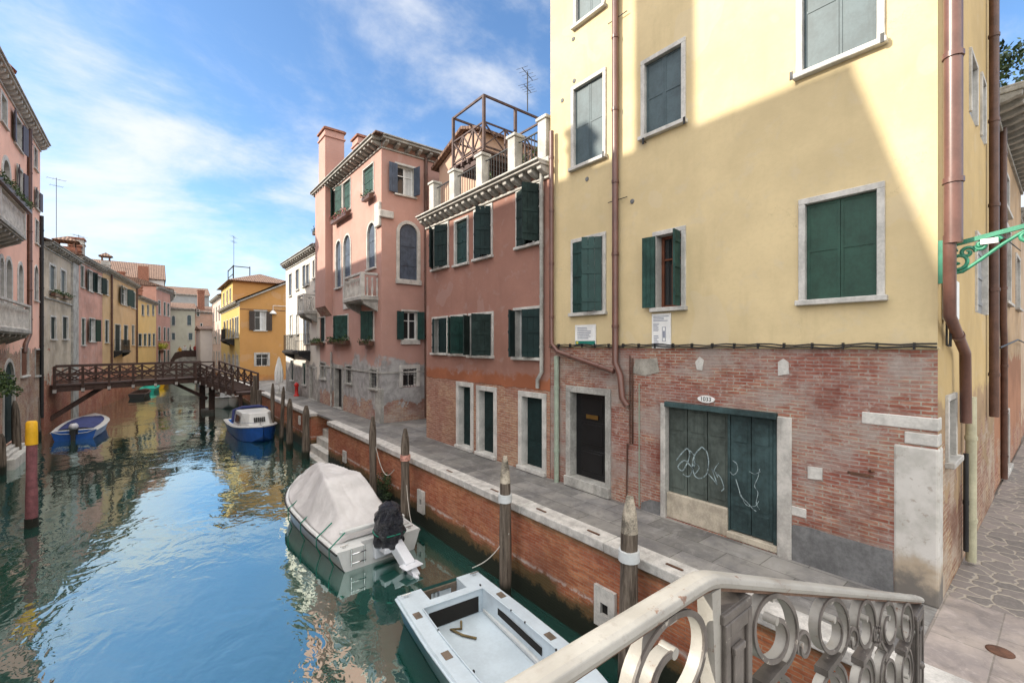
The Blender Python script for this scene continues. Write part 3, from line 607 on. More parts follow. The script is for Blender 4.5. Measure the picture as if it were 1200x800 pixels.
window(W, W.rect(944, 1028, 240, 352), 'closed', plain('green_shutter_paint', (.018, .06, .042), .5, .3, 3, .1, streak=.3), panel=True)
for u0, u1 in ((676, 706), (756, 800), (944, 1026)):
    a, b, _, _ = W.rect(u0, u1, 5, 0); window(W, (a, b, 12.15, 13.9), 'closed', TEAL, panel=True)
a, b, z0, z1 = W.rect(669, 710, 459, 562); door(W, (a, b, 1.98, z1), BLACKP, stone=STONEG, mail=True, step=.22, label='black panelled front door with brass letter plate')
# garage door
g0, gm_, g1, gz1 = W.s_of(911), W.s_of(851), W.s_of(780), W.z_of(780, 470)
W.op.append((g0 - .006, g1 + .006, 1.752, gz1 + .006, 0, .25)); mg = MB(); W.box(mg, gm_, g1, 1.76, 2.22, -.24, -.03); W.box(mg, g0, gm_, 1.76, 1.86, -.24, 0.0)
gd = MB(); n_ = 3
for i in range(0):
    x0 = gm_ + (g1 - gm_) * i / n_; x1 = gm_ + (g1 - gm_) * (i + 1) / n_; W.box(gd, x0 + .008, x1 - .008, 2.22, gz1 - .09, -.16, -.10)
    W.box(gd, x0 + .06, x1 - .06, gz1 - .52, gz1 - .16, -.10, -.088); W.box(gd, x0 + .06, x1 - .06, 2.32, gz1 - .58, -.10, -.088)
for i in range(2):
    x0 = g0 + .09 + (gm_ - g0 - .12) * i / 2; x1 = g0 + .09 + (gm_ - g0 - .12) * (i + 1) / 2; W.box(gd, x0 + .006, x1 - .006, 1.88, gz1 - .09, -.14, -.085)
    W.box(gd, x0 + .06, x1 - .06, gz1 - .55, gz1 - .2, -.085, -.072); W.box(gd, x0 + .06, x1 - .06, 2.3, gz1 - .62, -.085, -.075); W.box(gd, x0 + .06, x1 - .06, 1.95, 2.24, -.085, -.075)
W.box(gd, g0, g1, gz1 - .09, gz1, -.18, .05); W.box(gd, g0, g0 + .08, 1.86, gz1 - .09, -.18, -.05); W.box(gd, gm_ - .03, gm_ + .012, 1.80, gz1 - .09, -.16, -.07)
gl_ = MB()
for i in range(n_):
    x0 = gm_ + (g1 - gm_) * i / n_; x1 = gm_ + (g1 - gm_) * (i + 1) / n_; W.box(gl_, x0 + .008, x1 - .008, 2.22, gz1 - .09, -.16, -.10)
    W.box(gl_, x0 + .06, x1 - .06, gz1 - .52, gz1 - .16, -.10, -.088); W.box(gl_, x0 + .06, x1 - .06, 2.32, gz1 - .58, -.10, -.088)
ga = gd.build('garage_door', GAR, yb, bevel=.004, label='teal green wooden garage door with white graffiti')
gl_.build('side_panel', plain('faded_grey_green_paint', (.072, .088, .078), .65, .5, 1.1, .3, streak=.6, spec=.2), ga, bevel=.004, label='faded grey green fixed panels')
mg.build('door_sill', plain('worn_sill_stone', (.42, .37, .29), .8, .3, 4, .3, streak=.4), ga, bevel=.01)
m = MB(); W.box(m, g1, g1 + .10, 1.74, gz1 - .04, -.23, .03); m.build('door_jamb', STONE, ga, bevel=.012); m = MB(); W.box(m, g0 - .20, g0, 1.74, gz1 - .04, -.23, .03); m.build('door_jamb', STONE, ga, bevel=.012)
gr = MB()
def stroke(f, mb, pts, wd, off):
    P = [Vector((f.s_of(u), f.z_of(u, v))) for u, v in pts]
    Q = []
    for i in range(len(P) - 1):
        p0, p1, p2, p3 = P[max(i - 1, 0)], P[i], P[i + 1], P[min(i + 2, len(P) - 1)]
        for k in range(5):
            t = k / 5; Q.append(.5 * ((2 * p1) + (-p0 + p2) * t + (2 * p0 - 5 * p1 + 4 * p2 - p3) * t * t + (-p0 + 3 * p1 - 3 * p2 + p3) * t ** 3))
    Q.append(P[-1])
    for a, b in zip(Q[:-1], Q[1:]):
        d = (b - a)
        if d.length < 1e-5: continue
        n = Vector((-d.y, d.x)).normalized() * wd / 2; pts4 = [f.P(*(a + n), off), f.P(*(a - n), off), f.P(*(b - n), off), f.P(*(b + n), off)]
        if (pts4[1] - pts4[0]).cross(pts4[2] - pts4[0]).dot(f.n) < 0: pts4 = pts4[::-1]
        mb.add(pts4, [(0, 1, 2, 3)])
G = [([(790, 540), (797, 531), (803, 526), (806, 533), (802, 545), (797, 552), (792, 547), (800, 540), (809, 548), (813, 543)], .022), ([(806, 528), (812, 538), (806, 558), (798, 556)], .016), ([(820, 524), (812, 533), (809, 546), (812, 558), (819, 561), (826, 555), (828, 542), (826, 530), (820, 524)], .022), ([(809, 541), (817, 548), (812, 556)], .015),
     ([(828, 556), (834, 563), (838, 568), (834, 556), (832, 550), (838, 556), (842, 560), (846, 572), (843, 576)], .018), ([(840, 543), (835, 551), (839, 560)], .012), ([(856, 540), (861, 544), (862, 552), (857, 557), (853, 553)], .014), ([(860, 562), (864, 575), (866, 582), (874, 590), (880, 597), (884, 600)], .014), ([(888, 550), (886, 560), (882, 570), (886, 578), (884, 590), (888, 598)], .010), ([(876, 553), (882, 556), (889, 553)], .009), ([(866, 580), (872, 592), (882, 594), (887, 588)], .008)]
for pts, wd in G: stroke(W, gr, pts, wd, -.068)
gr.build('graffiti', plain('chalk_white_spray', (.26, .33, .34), .9, .75, 18, 0), ga)
# stone pieces, cement patches, small fittings
m = MB(); m.box(7.436, 7.72, 1.006, 1.02 + W.s_of(1047), 1.74, 3.69); CS_M = NT('stained_corner_stone'); _g = CS_M.n('ShaderNodeNewGeometry'); _s = CS_M.n('ShaderNodeSeparateXYZ'); CS_M.L(_g.outputs[0], _s.inputs[0]); _n = CS_M.noise(2.5, 7, .65); _m = CS_M.noise(9, 6, .7)
_c = CS_M.mix(CS_M.rng(_n, .38, .62), (.40, .385, .35), (.52, .50, .465)); _c = CS_M.mix(CS_M.M('MULTIPLY', CS_M.rng(_m, .56, .66), .6), _c, (.26, .22, .18))
_z = CS_M.M('ADD', _s.outputs[2], CS_M.M('MULTIPLY', CS_M.M('SUBTRACT', _n, .5), 1.1)); _c = CS_M.mix(CS_M.M('MULTIPLY', CS_M.rng(_z, 2.1, 2.5, 1, 0), .75), _c, (.34, .26, .17)); _c = CS_M.mix(CS_M.M('MULTIPLY', CS_M.rng(_z, 1.85, 2.15, 1, 0), .85), _c, (.11, .105, .10))
CS_M = CS_M.fin(_c, .8, CS_M.bump(_m, .35, .01)); m.build('corner_stone', CS_M, yb, bevel=.03, seg=2)
for q in ((-.01, W.s_of(1060), 3.71, 3.86, -.2, .015), (-.01, W.s_of(1010), 3.90, 4.06, -.2, .012), (W.s_of(945), W.s_of(918), 2.42, 2.56, -.1, .01)): m = MB(); W.box(m, *q); m.build('stone_block', WHITES, yb, bevel=.01)
def patch(f, pts, mat, name, off=.012, label=None):
    P = [f.P(f.s_of(u), f.z_of(u, v), -.01) for u, v in pts]; m = MB(); m.prism(P, f.n * (off + .01)); return m.build(name, mat, yb, label=label)
CEM = plain('grey_cement', (.155, .155, .155), .9, .35, 2.5, .35, streak=.3)
patch(W, [(924, 660), (923, 625), (930, 614), (950, 618), (975, 626), (1005, 634), (1025, 640), (1046, 645), (1048, 703), (1000, 690), (924, 668)], CEM, 'cement_patch')
patch(W, [(751, 596), (752, 588), (762, 585), (774, 588), (774, 607), (751, 600)], CEM, 'cement_patch')
patch(W, [(745, 421), (770, 419), (773, 436), (756, 440), (741, 437)], plain('old_render', (.30, .28, .24), .9, .35, 4, .3), 'cement_patch')
patch(W, [(912, 424), (918, 420), (924, 424), (925, 438), (912, 440)], WHITES, 'stone_block'); patch(W, [(815, 424), (820, 418), (825, 422), (823, 434), (817, 433)], WHITES, 'stone_block')
patch(W, [(947, 546), (964, 548), (964, 562), (947, 560)], WHITES, 'stone_block', .02)
m = MB(); p = W.P(W.s_of(1009), W.z_of(1009, 553), 0); m.beam(p + Vector((.02, -.12, -.03)), p + Vector((-.16, .1, .0)), .05, .03); m.beam(p + Vector((0, -.1, .03)), p + Vector((-.06, -.14, .06)), .04, .03); m.build('iron_bracket', MATS['rusty_iron'], yb)
# plaster lip, cables
m = MB(); W.box(m, -.02, W.L, 4.90, 4.93, 0, .022); m.build('plaster_lip', YEL, yb)
cb = thing('cable_run', (7.4, 4.4, 4.95), 'dark cables running along the yellow facade just above the bricks', 'cable')
for j, dz in enumerate((0, .05)):
    m = MB(); pts = [W.P(s_ * W.L / 40, 4.925 + dz * .7 + .012 * math.sin(s_ * 1.7 + j) + .008 * math.sin(s_ * .6), .05) for s_ in range(41)]; m.tube(pts, .012, 5); m.build('cable', IRON, cb)
m = MB()
for i in range(18): W.box(m, .2 + i * .37, .22 + i * .37, 4.90, 4.985, .0, .065)
m.build('clip', IRON, cb)
# notices
def sign(name, f, u0, u1, vt, vb, label, parts, o=.03, base=WHITEP):
    a, b, z0, z1 = f.rect(u0, u1, vt, vb); m = MB(); f.box(m, a, b, z0, z1, o - .02, o); r = m.build(name, base, label=label, cat='sign')
    flip = f.d.dot(Vector((CS, -SN, 0))) < 0
    for j, (nm, mt, rects) in enumerate(parts):
        q = MB()
        for x0, x1, y0, y1 in rects:
            if flip: x0, x1 = 1 - x1, 1 - x0
            f.box(q, a + (b - a) * x0, a + (b - a) * x1, z0 + (z1 - z0) * y0, z0 + (z1 - z0) * y1, o - .002, o + .002 + .001 * j)
        q.build(nm, mt, r)
    return r
INK = plain('grey_print', (.22, .24, .30), .7, .1, 5, 0); GRP = plain('green_print', (.01, .16, .12), .6, .1, 5, 0); YP = plain('yellow_print', (.6, .5, .05), .6, .1, 5, 0)
rl = lambda x0, x1, y0, y1, n, r=random.Random(3): [(x0, x0 + (x1 - x0) * r.uniform(.6, 1), y0 + (y1 - y0) * i / n, y0 + (y1 - y0) * (i + .45) / n) for i in range(n)]
sign('wall_notice', W, 675, 699, 381, 404, 'square white notice with green bottom stripe on the yellow wall', [('print', INK, rl(.12, .9, .3, .92, 7)), ('stripe', GRP, [(.02, .98, .02, .2)]), ('emblem', YP, [(.06, .16, .06, .16)])])
sign('wall_notice', W, 765, 787, 368, 408, 'tall white notice board with drawings below the red brown window', [('print', INK, rl(.08, .9, .78, .95, 4) + rl(.08, .42, .5, .74, 7) + [(.55, .58, .2, .6), (.72, .75, .2, .6), (.55, .75, .6, .615), (.55, .75, .2, .215), (.6, .7, .3, .5)] + rl(.1, .4, .08, .4, 6))])
def text3(name, s, f, a, z, size, mat, o, parent, flip=False):
    cu = bpy.data.curves.new(name, 'FONT'); cu.body = s; cu.size = size; cu.extrude = .002; cu.align_x = 'CENTER'; cu.align_y = 'CENTER'; ob = bpy.data.objects.new(name, cu); sc.collection.objects.link(ob); cu.materials.append(mat)
    p = f.P(a, z, o); off = Vector((0, 0, 0)); q = parent
    while q is not None: off += q.location; q = q.parent
    ob.parent = parent; ob.location = p - off; ob.rotation_euler = (R(90), 0, math.atan2(-f.d.y, -f.d.x) if flip else math.atan2(f.d.y, f.d.x))
    me = bpy.data.meshes.new_from_object(ob); o2 = bpy.data.objects.new(name, me); sc.collection.objects.link(o2); o2.parent = parent; o2.location = ob.location; o2.rotation_euler = ob.rotation_euler; bpy.data.objects.remove(ob); return o2
m = MB(); c = (W.s_of(828), W.z_of(828, 467.5)); P = [W.P(c[0] + .15 * math.cos(t * math.pi / 12), c[1] + .06 * math.sin(t * math.pi / 12), .0) for t in range(24)]; m.prism(P, W.n * .03); hn = m.build('house_number', WHITEP, label='small white oval house number plate above the garage door', cat='number plate')
text3('digits', '1033', W, c[0], c[1], .10, BLACKP, .032, hn, True)
# pipes
Y_ = lambda u, X: at_X(u, 400, X).y
pipe(yb, [(7.36, Y_(721, 7.36), 16.4), (7.36, Y_(721, 7.36), 4.6), (7.32, Y_(727, 7.32), 4.35), (7.32, Y_(729, 7.32), 3.9), (7.36, Y_(735, 7.36), 3.75)], .065, BROWNP)
m = pipe(yb, [(7.34, 7.68, 10.0), (7.34, 7.68, 5.0), (7.32, 7.45, 4.8), (7.31, Y_(722, 7.31) + .06, 4.42)], .055, BROWNP, label='brown drainpipe turning diagonally across the bricks')
pipe(yb, [(7.38, 7.55, 4.7), (7.38, 7.55, 1.75)], .06, GPIPE, label='pale green drainpipe')
pipe(yb, [(7.42, Y_(741, 7.42), 4.7), (7.42, Y_(741, 7.42), 3.0), (7.42, Y_(735, 7.42), 2.98), (7.42, Y_(734, 7.42), 1.76)], .018, COPP, 'gas_pipe', 6, False)
pipe(yb, [(7.42, Y_(738, 7.42), 4.75), (7.42, Y_(738, 7.42), 3.0)], .014, COPP, 'gas_pipe', 6, False)
pipe(yb, [(7.43, Y_(749, 7.43), 4.2), (7.43, Y_(749, 7.43), 1.8)], .012, GPIPE, 'conduit', 6, False)
S = Face(yb, (13.8, 1.02), (7.45, 1.02), 1.70, 16.5)
for u0, u1, vt, vb in ((1136, 1143, 62, 132), (1149, 1153, 90, 160)): window(S, S.rect(u0, u1, vt, vb, u0), 'closed', plain('pale_grey_paint', (.25, .26, .27), .6, .2, 3, 0), fw=.06, sill=False)
window(S, S.rect(1109, 1117, 470, 540, 1109), 'glass', stone=STONE, fw=.08, bars=True)
window(S, S.rect(1143, 1155, 275, 365, 1143), 'closed', plain('pale_grey_paint', ()), fw=.06, sill=False)
k = at_Y(1117, 285, .87)
pipe(yb, [(k.x, .87, 16.4), (k.x, .87, k.z)], .085, BROWNP); pipe(yb, [(k.x, .9, k.z + .1), (k.x, .9, 5.3), (at_Y(1131, 400, .9).x, .9, 4.85), (at_Y(1132, 400, .9).x, .9, 3.9)], .06, BROWNP)
pipe(yb, [(at_Y(1138, 400, .92).x, .92, 4.2), (at_Y(1138, 400, .92).x, .92, 1.8)], .06, plain('cream_pipe', (.42, .40, .28), .5, .2, 3, 0)); pipe(yb, [(at_Y(1132, 400, .95).x, .95, 3.4), (at_Y(1132, 400, .95).x, .95, 2.0)], .03, IRON, 'conduit')
kk = at_Y(1165, 400, .92); pipe(yb, [(kk.x, .92, 16.4), (kk.x, .92, 3.6)], .07, COPP)
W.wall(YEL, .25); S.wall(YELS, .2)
fill_walls(yb, [(13.8, 1.02), (13.8, 7.83), (7.45, 7.83)], 1.7, 16.5, YEL); roof_hip(yb, 7.45, 13.8, 1.02, 7.83, 16.5, 1.6)
for u, v in ((757, 167), (805, 143), (710, 182), (930, 92), (1036, 48)):
    m = MB(); p = W.P(W.s_of(u), W.z_of(u, v), 0); m.cyl(p, p + W.n * .09, .008, n=5); m.box(p.x - .10, p.x - .085, p.y - .02, p.y + .02, p.z - .06, p.z + .06); m.build('shutter_catch', IRON, yb)
m = MB(); p = at_Y(1110, 350, .98); m.box(p.x - .10, p.x + .10, .88, 1.015, p.z - .28, p.z + .22); m.build('meter_box', WHITEP, yb, bevel=.02)
m = MB(); m.tube([(p.x, .95, p.z - .25), (p.x - .02, .95, p.z - .6), (p.x - .06, .97, 4.95)], .015, 5); m.tube([(p.x - .04, .98, 16), (p.x - .04, .98, 4.95)], .012, 5); m.build('cable', IRON, yb)
for u, v in ((672, 46), (673, 95), (659, 118), (688, 210), (741, 236)):
    m = MB(); p = W.P(W.s_of(u), W.z_of(u, v), 0); m.cyl(p, p + W.n * .014, .05, .045, n=14); m.build('wall_anchor', CEM, yb)
for u, v in ((722, 25), (722, 236)):
    m = MB(); s_ = W.s_of(u); z_ = W.z_of(u, v); m.cyl(W.P(s_ - .32, z_, .06), W.P(s_ + .16, z_, .06), .010, n=5); m.build('pipe_stay', IRON, yb)
m = MB(); p = at_z(1172, 763, 1.752); m.lathe((p.x, p.y, 1.752), [(.11, 0), (.11, .004), (.08, .006), (.0, .006)], 20); m.build('drain_cover', MATS['rusty_iron'], label='round rusty drain cover set in the paving of the alley', cat='drain cover')
# green lamp bracket on the corner
GRB = plain('bright_green_iron', (.030, .21, .12), .45, .25, 8, .15, spec=.5)
p0 = Vector((7.48, .99, 6.07)); br = thing('lamp_bracket', p0, 'ornate bright green iron bracket projecting from the corner of the yellow building', 'bracket')
m = MB(); D = Vector((0, -1, .19)); m.beam(p0 + Vector((0, .02, .06)), p0 + Vector((0, .02, .06)) + D * 1.35, .045, .05); m.build('arm', GRB, br)
m = MB(); m.box(7.455, 7.505, .97, 1.018, 5.70, 6.22); m.build('wall_plate', GRB, br)
def spiral(c, r, turns, a0, hnd=1, r1=.15, n=26, ax=Vector((0, -1, 0))):
    return [Vector(c) + ax * ((r * (1 - (1 - r1) * t / n)) * math.cos(a0 + hnd * turns * 2 * math.pi * t / n)) + Vector((0, 0, (r * (1 - (1 - r1) * t / n)) * math.sin(a0 + hnd * turns * 2 * math.pi * t / n))) for t in range(n + 1)]
m = MB(); m.tube(spiral(p0 + Vector((0, -.14, -.12)), .135, 1.6, R(90)), .021, 6); m.tube(spiral(p0 + Vector((0, -.07, -.05)), .06, 1.4, R(200), -1), .020, 6); m.tube(spiral(p0 + Vector((0, -.33, .04)), .055, 1.4, R(180)), .020, 6); m.tube(spiral(p0 + Vector((0, -.68, .08)), .07, 1.5, R(60), -1), .022, 6)
m.tube([p0 + Vector((0, -.02, -.27)), p0 + Vector((0, -.18, -.25)), p0 + Vector((0, -.34, -.12)), p0 + Vector((0, -.5, .02)), p0 + Vector((0, -.68, .15)), p0 + Vector((0, -1.0, .22))], .020, 6); m.tube(spiral(p0 + Vector((0, -.22, -.03)), .07, 1.3, R(0)), .020, 6)
m.tube(spiral(p0 + Vector((0, -.46, .08)), .035, 1.3, R(0)), .015, 6); m.build('scroll', GRB, br)
m = MB(); m.box(7.44, 7.455, .52, .66, 6.11, 6.17); m.build('label_plate', WHITEP, br)
# ------------------------------------------------------------------ alley houses
ab = thing('alley_house', (18, 4, 1.7), 'old peeling house with dark doorway and corbelled cornice further along the alley', 'building')
ABM = wallmat('peeling_ochre', (.40, .28, .17), brick_z=2.6, edge=1.3, stain=.9, patch=.05, band=(.34, .17, .10), band_z=4.6)
A1 = Face(ab, (22.5, 1.06), (13.85, 1.06), 1.70, 10.5)
window(A1, A1.rect(1176, 1183, 262, 352, 1176), 'glass', stone=STONE, fw=.12); window(A1, A1.rect(1190, 1194, 300, 360, 1190), 'glass', stone=STONE, fw=.1); window(A1, A1.rect(1174, 1181, 195, 240, 1174), 'closed', TEAL)
cornice(A1, 10.2, proj=.5, step=.5); door(A1, A1.rect(1174, 1181, 490, 555, 1174), BROWNP, fw=.1)
A1.wall(ABM); fill_walls(ab, [(22.5, 1.06), (22.5, 9), (13.85, 9)], 1.7, 10.5, ABM); roof_hip(ab, 13.9, 22.5, 1.4, 9, 10.55, 1.5, .3)
chimney(ab, (21.3, 2.0), .8, .8, 10.4, 12.6, plain('orange_plaster', (.45, .14, .06), .85, .2, 3, .1))
pipe(ab, [(15.5, 1.0, 10.2), (15.5, 1.0, 5.5), (15.7, 1.0, 5.0), (15.7, 1.0, 1.8)], .06, COPP)
m = MB(); m.tube([(14, .95, 4.9), (18, .9, 5.1), (23, .95, 5.0)], .02, 5); m.tube([(14, .95, 7.3), (19, .9, 7.6)], .015, 5); m.build('cable', IRON, ab)
rt = thing('roof_tree', (17.3, 1.7, 10.6), 'dark leafy tree growing above the alley house cornice', 'tree')
m = MB(); m.tube([(17.3, 1.7, 10.6), (17.2, 1.6, 12.0), (17.4, 1.5, 13.2)], [.12, .09, .04], 7); m.tube([(17.2, 1.6, 11.8), (18.4, 1.2, 12.9)], [.07, .03], 6); m.build('trunk', PILE, rt)
m = MB()
for _ in range(34):
    c = Vector((17.5 + rnd.gauss(0, 1.1), 1.4 + rnd.gauss(0, .5), 12.6 + rnd.gauss(0, .75))); m.leaves(c, (.42, .35, .35), 60, .15, rnd, mats=2, shell=0)
m.build('crown', [LEAFD, LEAF], rt)
ah = thing('alley_end_house', (27, 4, 1.7), 'sunlit pale house closing the view at the far end of the alley', 'building')
A2 = Face(ah, (33, 1.1), (22.6, 1.1), 1.7, 9.6); window(A2, (2, 3, 5, 6.6), 'closed', GREEN); window(A2, (6, 7, 5, 6.6), 'closed', GREEN); cornice(A2, 9.4); A2.wall(wallmat('pale_ochre_far', (.45, .34, .24), brick_z=2.4, edge=.8, stain=.8)); fill_walls(ah, [(33, 1.1), (33, 9), (22.6, 9), (22.6, 1.1)], 1.7, 9.6, ABM); roof_hip(ah, 22.6, 33, 1.4, 9, 9.65, 1.5, .3)

# ------------------------------------------------------------------ red building
rb = thing('red_building', (9, 11, 1.7), 'dark red plastered house with brick base, green shutters and roof terrace', 'building')
RED = wallmat('red_plaster', (.30, .158, .122), brick_z=3.85, edge=.07, c1=(.30, .125, .085), c2=(.38, .20, .14), mortar=(.34, .27, .22), band=(.34, .125, .065), band_z=4.15, stain=.45, bdirt=.12)
F = Face(rb, (7.45, 7.84), (7.45, 14.1), 1.70, 9.35)
for k, q in enumerate(((508, 525, 269, 316), (534, 548, 261, 311), (557, 576, 249, 304), (607, 633, 226, 290))): window(F, F.rect(*q), 'open' if k != 1 else 'closed', GREEN2 if k != 1 else GREEN, angs=((25, 40), (0, 0), (55, 8), (70, 12))[k], fw=.07, curtain=k == 0)
for k, q in enumerate(((508, 524, 374, 413), (529, 546, 372, 414), (551, 577, 370, 416), (604, 634, 364, 418))): window(F, F.rect(*q), 'open', GREEN2, angs=((0, 25), (70, 40), (75, 50), (20, 55))[k], fw=.07, curtain=True)
for q in ((538, 552, 452), (562, 579, 457), (612, 636, 464)):
    a, b, z0, z1 = F.rect(q[0], q[1], q[2], q[2] + 10); door(F, (a, b, 1.86, z1), GREEN2, stone=WHITES, step=.10)
cornice(F, 9.25, proj=.36, step=.34, mat=STONE, corb=.20, cw=.15, h=.07)
F.wall(RED, .22)
fill_walls(rb, [(7.45, 14.1), (13, 14.1), (13, 7.84)], 1.7, 9.35, RED)
m = MB(); m.box(7.40, 13, 7.85, 14.15, 9.35, 9.50); m.build('roof', STONEG, rb)
tp = []
for u, vt, vb in ((509, 213, 245), (533, 198, 232), (565, 180, 216), (603, 155, 198), (639, 133, 179)):
    p = at_X(u, vb, 7.52); m = MB(); m.box(7.40, 7.68, p.y - .15, p.y + .15, 9.5, 10.45); m.box(7.36, 7.72, p.y - .19, p.y + .19, 10.45, 10.53); m.build('terrace_pillar', STONE, rb, bevel=.01); tp.append(p.y)
for y0, y1 in zip(tp[:-1], tp[1:]):
    y0, y1 = max(y0, y1) - .17, min(y0, y1) + .17; m = MB(); m.beam((7.54, y0, 10.3), (7.54, y1, 10.3), .04, .03); m.beam((7.54, y0, 9.6), (7.54, y1, 9.6), .03, .02); n_ = int((y0 - y1) / .12)
    for i in range(1, n_): y = y0 + (y1 - y0) * i / n_; m.cyl((7.54, y, 9.5), (7.54, y, 10.3), .011, n=5)
    m.build('terrace_railing', IRON, rb)
for i in range(7):
    y = 8.3 + i * .55; m = MB(); m.leaves((7.95, y + rnd.uniform(-.1, .1), 9.95), (.15, .18, .3), 60, .09, rnd, mats=2, shell=0); m.lathe((7.95, y, 9.5), [(.09, 0), (.13, .26)], 10, 2)
    if i in (1, 2, 5): m.build('potted_plant', [LEAF, LEAFD, COPB], label=['', 'small potted plant on the red house terrace beside the tall pillar', 'leafy potted plant in the middle of the red house terrace', '', '', 'potted plant on the terrace behind the railing gap furthest along'][i], cat='plant', group='pots on the red house terrace')
pipe(rb, [(7.36, 8.05, 9.2), (7.36, 8.05, 4.3), (7.36, 8.2, 4.1), (7.38, 8.22, 3.9)], .05, STONEG, label='grey drainpipe')
hut = thing('roof_hut', (11, 14.8, 9.5), 'small pink gabled attic room behind the red house roof terrace', 'building')
PK0 = wallmat('hut_plaster', (.50, .34, .25), stain=.3)
m = MB(); m.prism([(9.6, 13.9, 9.5), (9.6, 17.0, 9.5), (9.6, 17.0, 12.6), (9.6, 14.9, 13.35), (9.6, 13.9, 13.0)], (3.6, 0, 0)); m.build('wall', PK0, hut)
m = MB(); m.prism([(9.35, 17.3, 12.50), (9.35, 14.9, 13.38), (9.35, 13.7, 12.95), (9.35, 13.7, 13.06), (9.35, 14.9, 13.50), (9.35, 17.3, 12.62)], (4.2, 0, 0)); m.build('roof', TILE, hut)
# wooden roof terrace (altana)
al = thing('wooden_roof_terrace', (10, 13.2, 9.5), 'raised brown timber platform with cross braced railings on the red house roof', 'roof terrace')
X0, X1, Y0, Y1, ZD = 8.6, 11.3, 12.25, 14.2, 11.45
m = MB(); m.box(X0 - .1, X1 + .1, Y0 - .1, Y1 + .1, ZD - .06, ZD)
for i in range(6): m.beam((X0 - .15, Y0 + (Y1 - Y0) * i / 5, ZD - .14), (X1 + .15, Y0 + (Y1 - Y0) * i / 5, ZD - .14), .08, .14)
m.beam((X0, Y0 - .1, ZD - .28), (X0, Y1 + .1, ZD - .28), .12, .16); m.build('deck', WOODA, al)
cs = [(X0, Y0), (X0, Y1), (X1, Y1), (X1, Y0), ((X0 + X1) / 2, Y0)]
for i, (x, y) in enumerate(cs): m = MB(); m.box(x - .045, x + .045, y - .045, y + .045, 9.5, 13.3); m.build('post', WOODA, al)
m = MB(); rect4 = [(X0, Y0), (X0, Y1), (X1, Y1), (X1, Y0)]
for i in range(4):
    p, q = rect4[i], rect4[(i + 1) % 4]; m.beam((*p, 13.28), (*q, 13.28), .06, .07)
m.build('top_beam', WOODA, al)
for i in range(4):
    p, q = Vector((*rect4[i], 0)), Vector((*rect4[(i + 1) % 4], 0)); m = MB()
    for z in (ZD + .15, ZD + .95): m.beam(p + Vector((0, 0, z)), q + Vector((0, 0, z)), .045, .05)
    n_ = 3
    for k in range(n_):
        a, b = p.lerp(q, k / n_), p.lerp(q, (k + 1) / n_)
        m.beam(a + Vector((0, 0, ZD + .15)), b + Vector((0, 0, ZD + .95)), .035, .045); m.beam(a + Vector((0, 0, ZD + .95)), b + Vector((0, 0, ZD + .15)), .035, .045)
        if k: m.beam(a + Vector((0, 0, ZD)), a + Vector((0, 0, ZD + .95)), .06, .06)
    m.build('railing', WOODA, al)
def antenna(x, y, z0, z1, label, n=5, sp=.8, ang=.4):
    t = thing('tv_antenna', (x, y, z0), label, 'antenna', 'television antennas on the roofs'); m = MB(); m.cyl((x, y, z0), (x, y, z1), .02, n=6); m.build('mast', IRON, t); m = MB(); d = Vector((math.cos(ang), math.sin(ang), 0)); e = Vector((-d.y, d.x, 0))
    for zz, L_ in ((z1 - .1, sp), (z1 - .6, sp * .7)):
        c = Vector((x, y, zz)); m.cyl(c - d * L_, c + d * L_, .012, n=5)
        for i in range(n): q = c + d * L_ * (2 * i / (n - 1) - 1); m.cyl(q - e * .22, q + e * .22, .007, n=4)
    m.build('aerial', IRON, t)
p = at_X(605, 150, 8.6); antenna(10.3, 12.0, 13.2, 14.6, 'thin television antenna on the timber roof terrace', 5, .42)

# ------------------------------------------------------------------ pink building
pb = thing('pink_building', (10, 22, 1.7), 'three storey pink house with arched windows, two tall chimneys and flower boxes', 'building')
PNK = wallmat('pink_plaster', (.44, .262, .218), brick_z=2.5, edge=.5, c1=(.33, .15, .11), c2=(.38, .22, .17), mortar=(.36, .32, .29), stain=.35, grey=(.36, .35, .34), grey_z=4.1, bdirt=.5)
F = Face(pb, (7.3, 17.7), (7.3, 26.4), 1.70, 13.4)
window(F, F.rect(426, 438, 194, 227, 434), 'closed', GREEN, fw=.05)
window(F, F.rect(392, 401, 220, 254, 397), 'open', GREEN, angs=(10, 30), fw=.05); window(F, F.rect(402.5, 411, 213, 248, 406), 'closed', GREEN, fw=.05); window(F, F.rect(372, 376, 240, 270), 'closed', GREEN, fw=.05)
for q in ((431, 440, 264, 316), (403, 411, 278, 334), (394, 400, 284, 338), (369.5, 372.5, 300, 340)): window(F, F.rect(*q), 'closed', BLUEG, fw=.09, arch=1)
window(F, F.rect(396, 408, 371, 397), 'open', GREEN, angs=(30, 30), fw=.07); window(F, F.rect(428, 438, 366, 398), 'open', GREEN, angs=(60, 20), fw=.07, curtain=True); window(F, F.rect(373, 381, 373, 400), 'closed', GREEN2, fw=.06)
window(F, F.rect(434, 442, 433, 454), 'glass', stone=STONEG, fw=.1, bars=True); window(F, F.rect(406, 412, 429, 448), 'glass', stone=STONEG, fw=.08, bars=True); window(F, F.rect(376, 382, 425, 443), 'glass', stone=STONEG, fw=.08)
a, b, z0, z1 = F.rect(393, 401, 430, 478); door(F, (a, b, 1.8, z1), IRON, stone=STONEG, step=.04); a, b, z0, z1 = F.rect(367, 371, 432, 460); door(F, (a, b, 1.8, z1), IRON, stone=STONEG, step=.04)
G_ = Face(pb, (13, 17.7), (7.3, 17.7), 1.70, 13.4)
window(G_, G_.rect(465, 485, 194, 228, 470), 'open', BLUEG, angs=(100, 172), fw=.09, curtain=True); window(G_, G_.rect(468, 489, 263, 328, 480), 'closed', BLUEG, fw=.14, arch=1, sillw=.2)
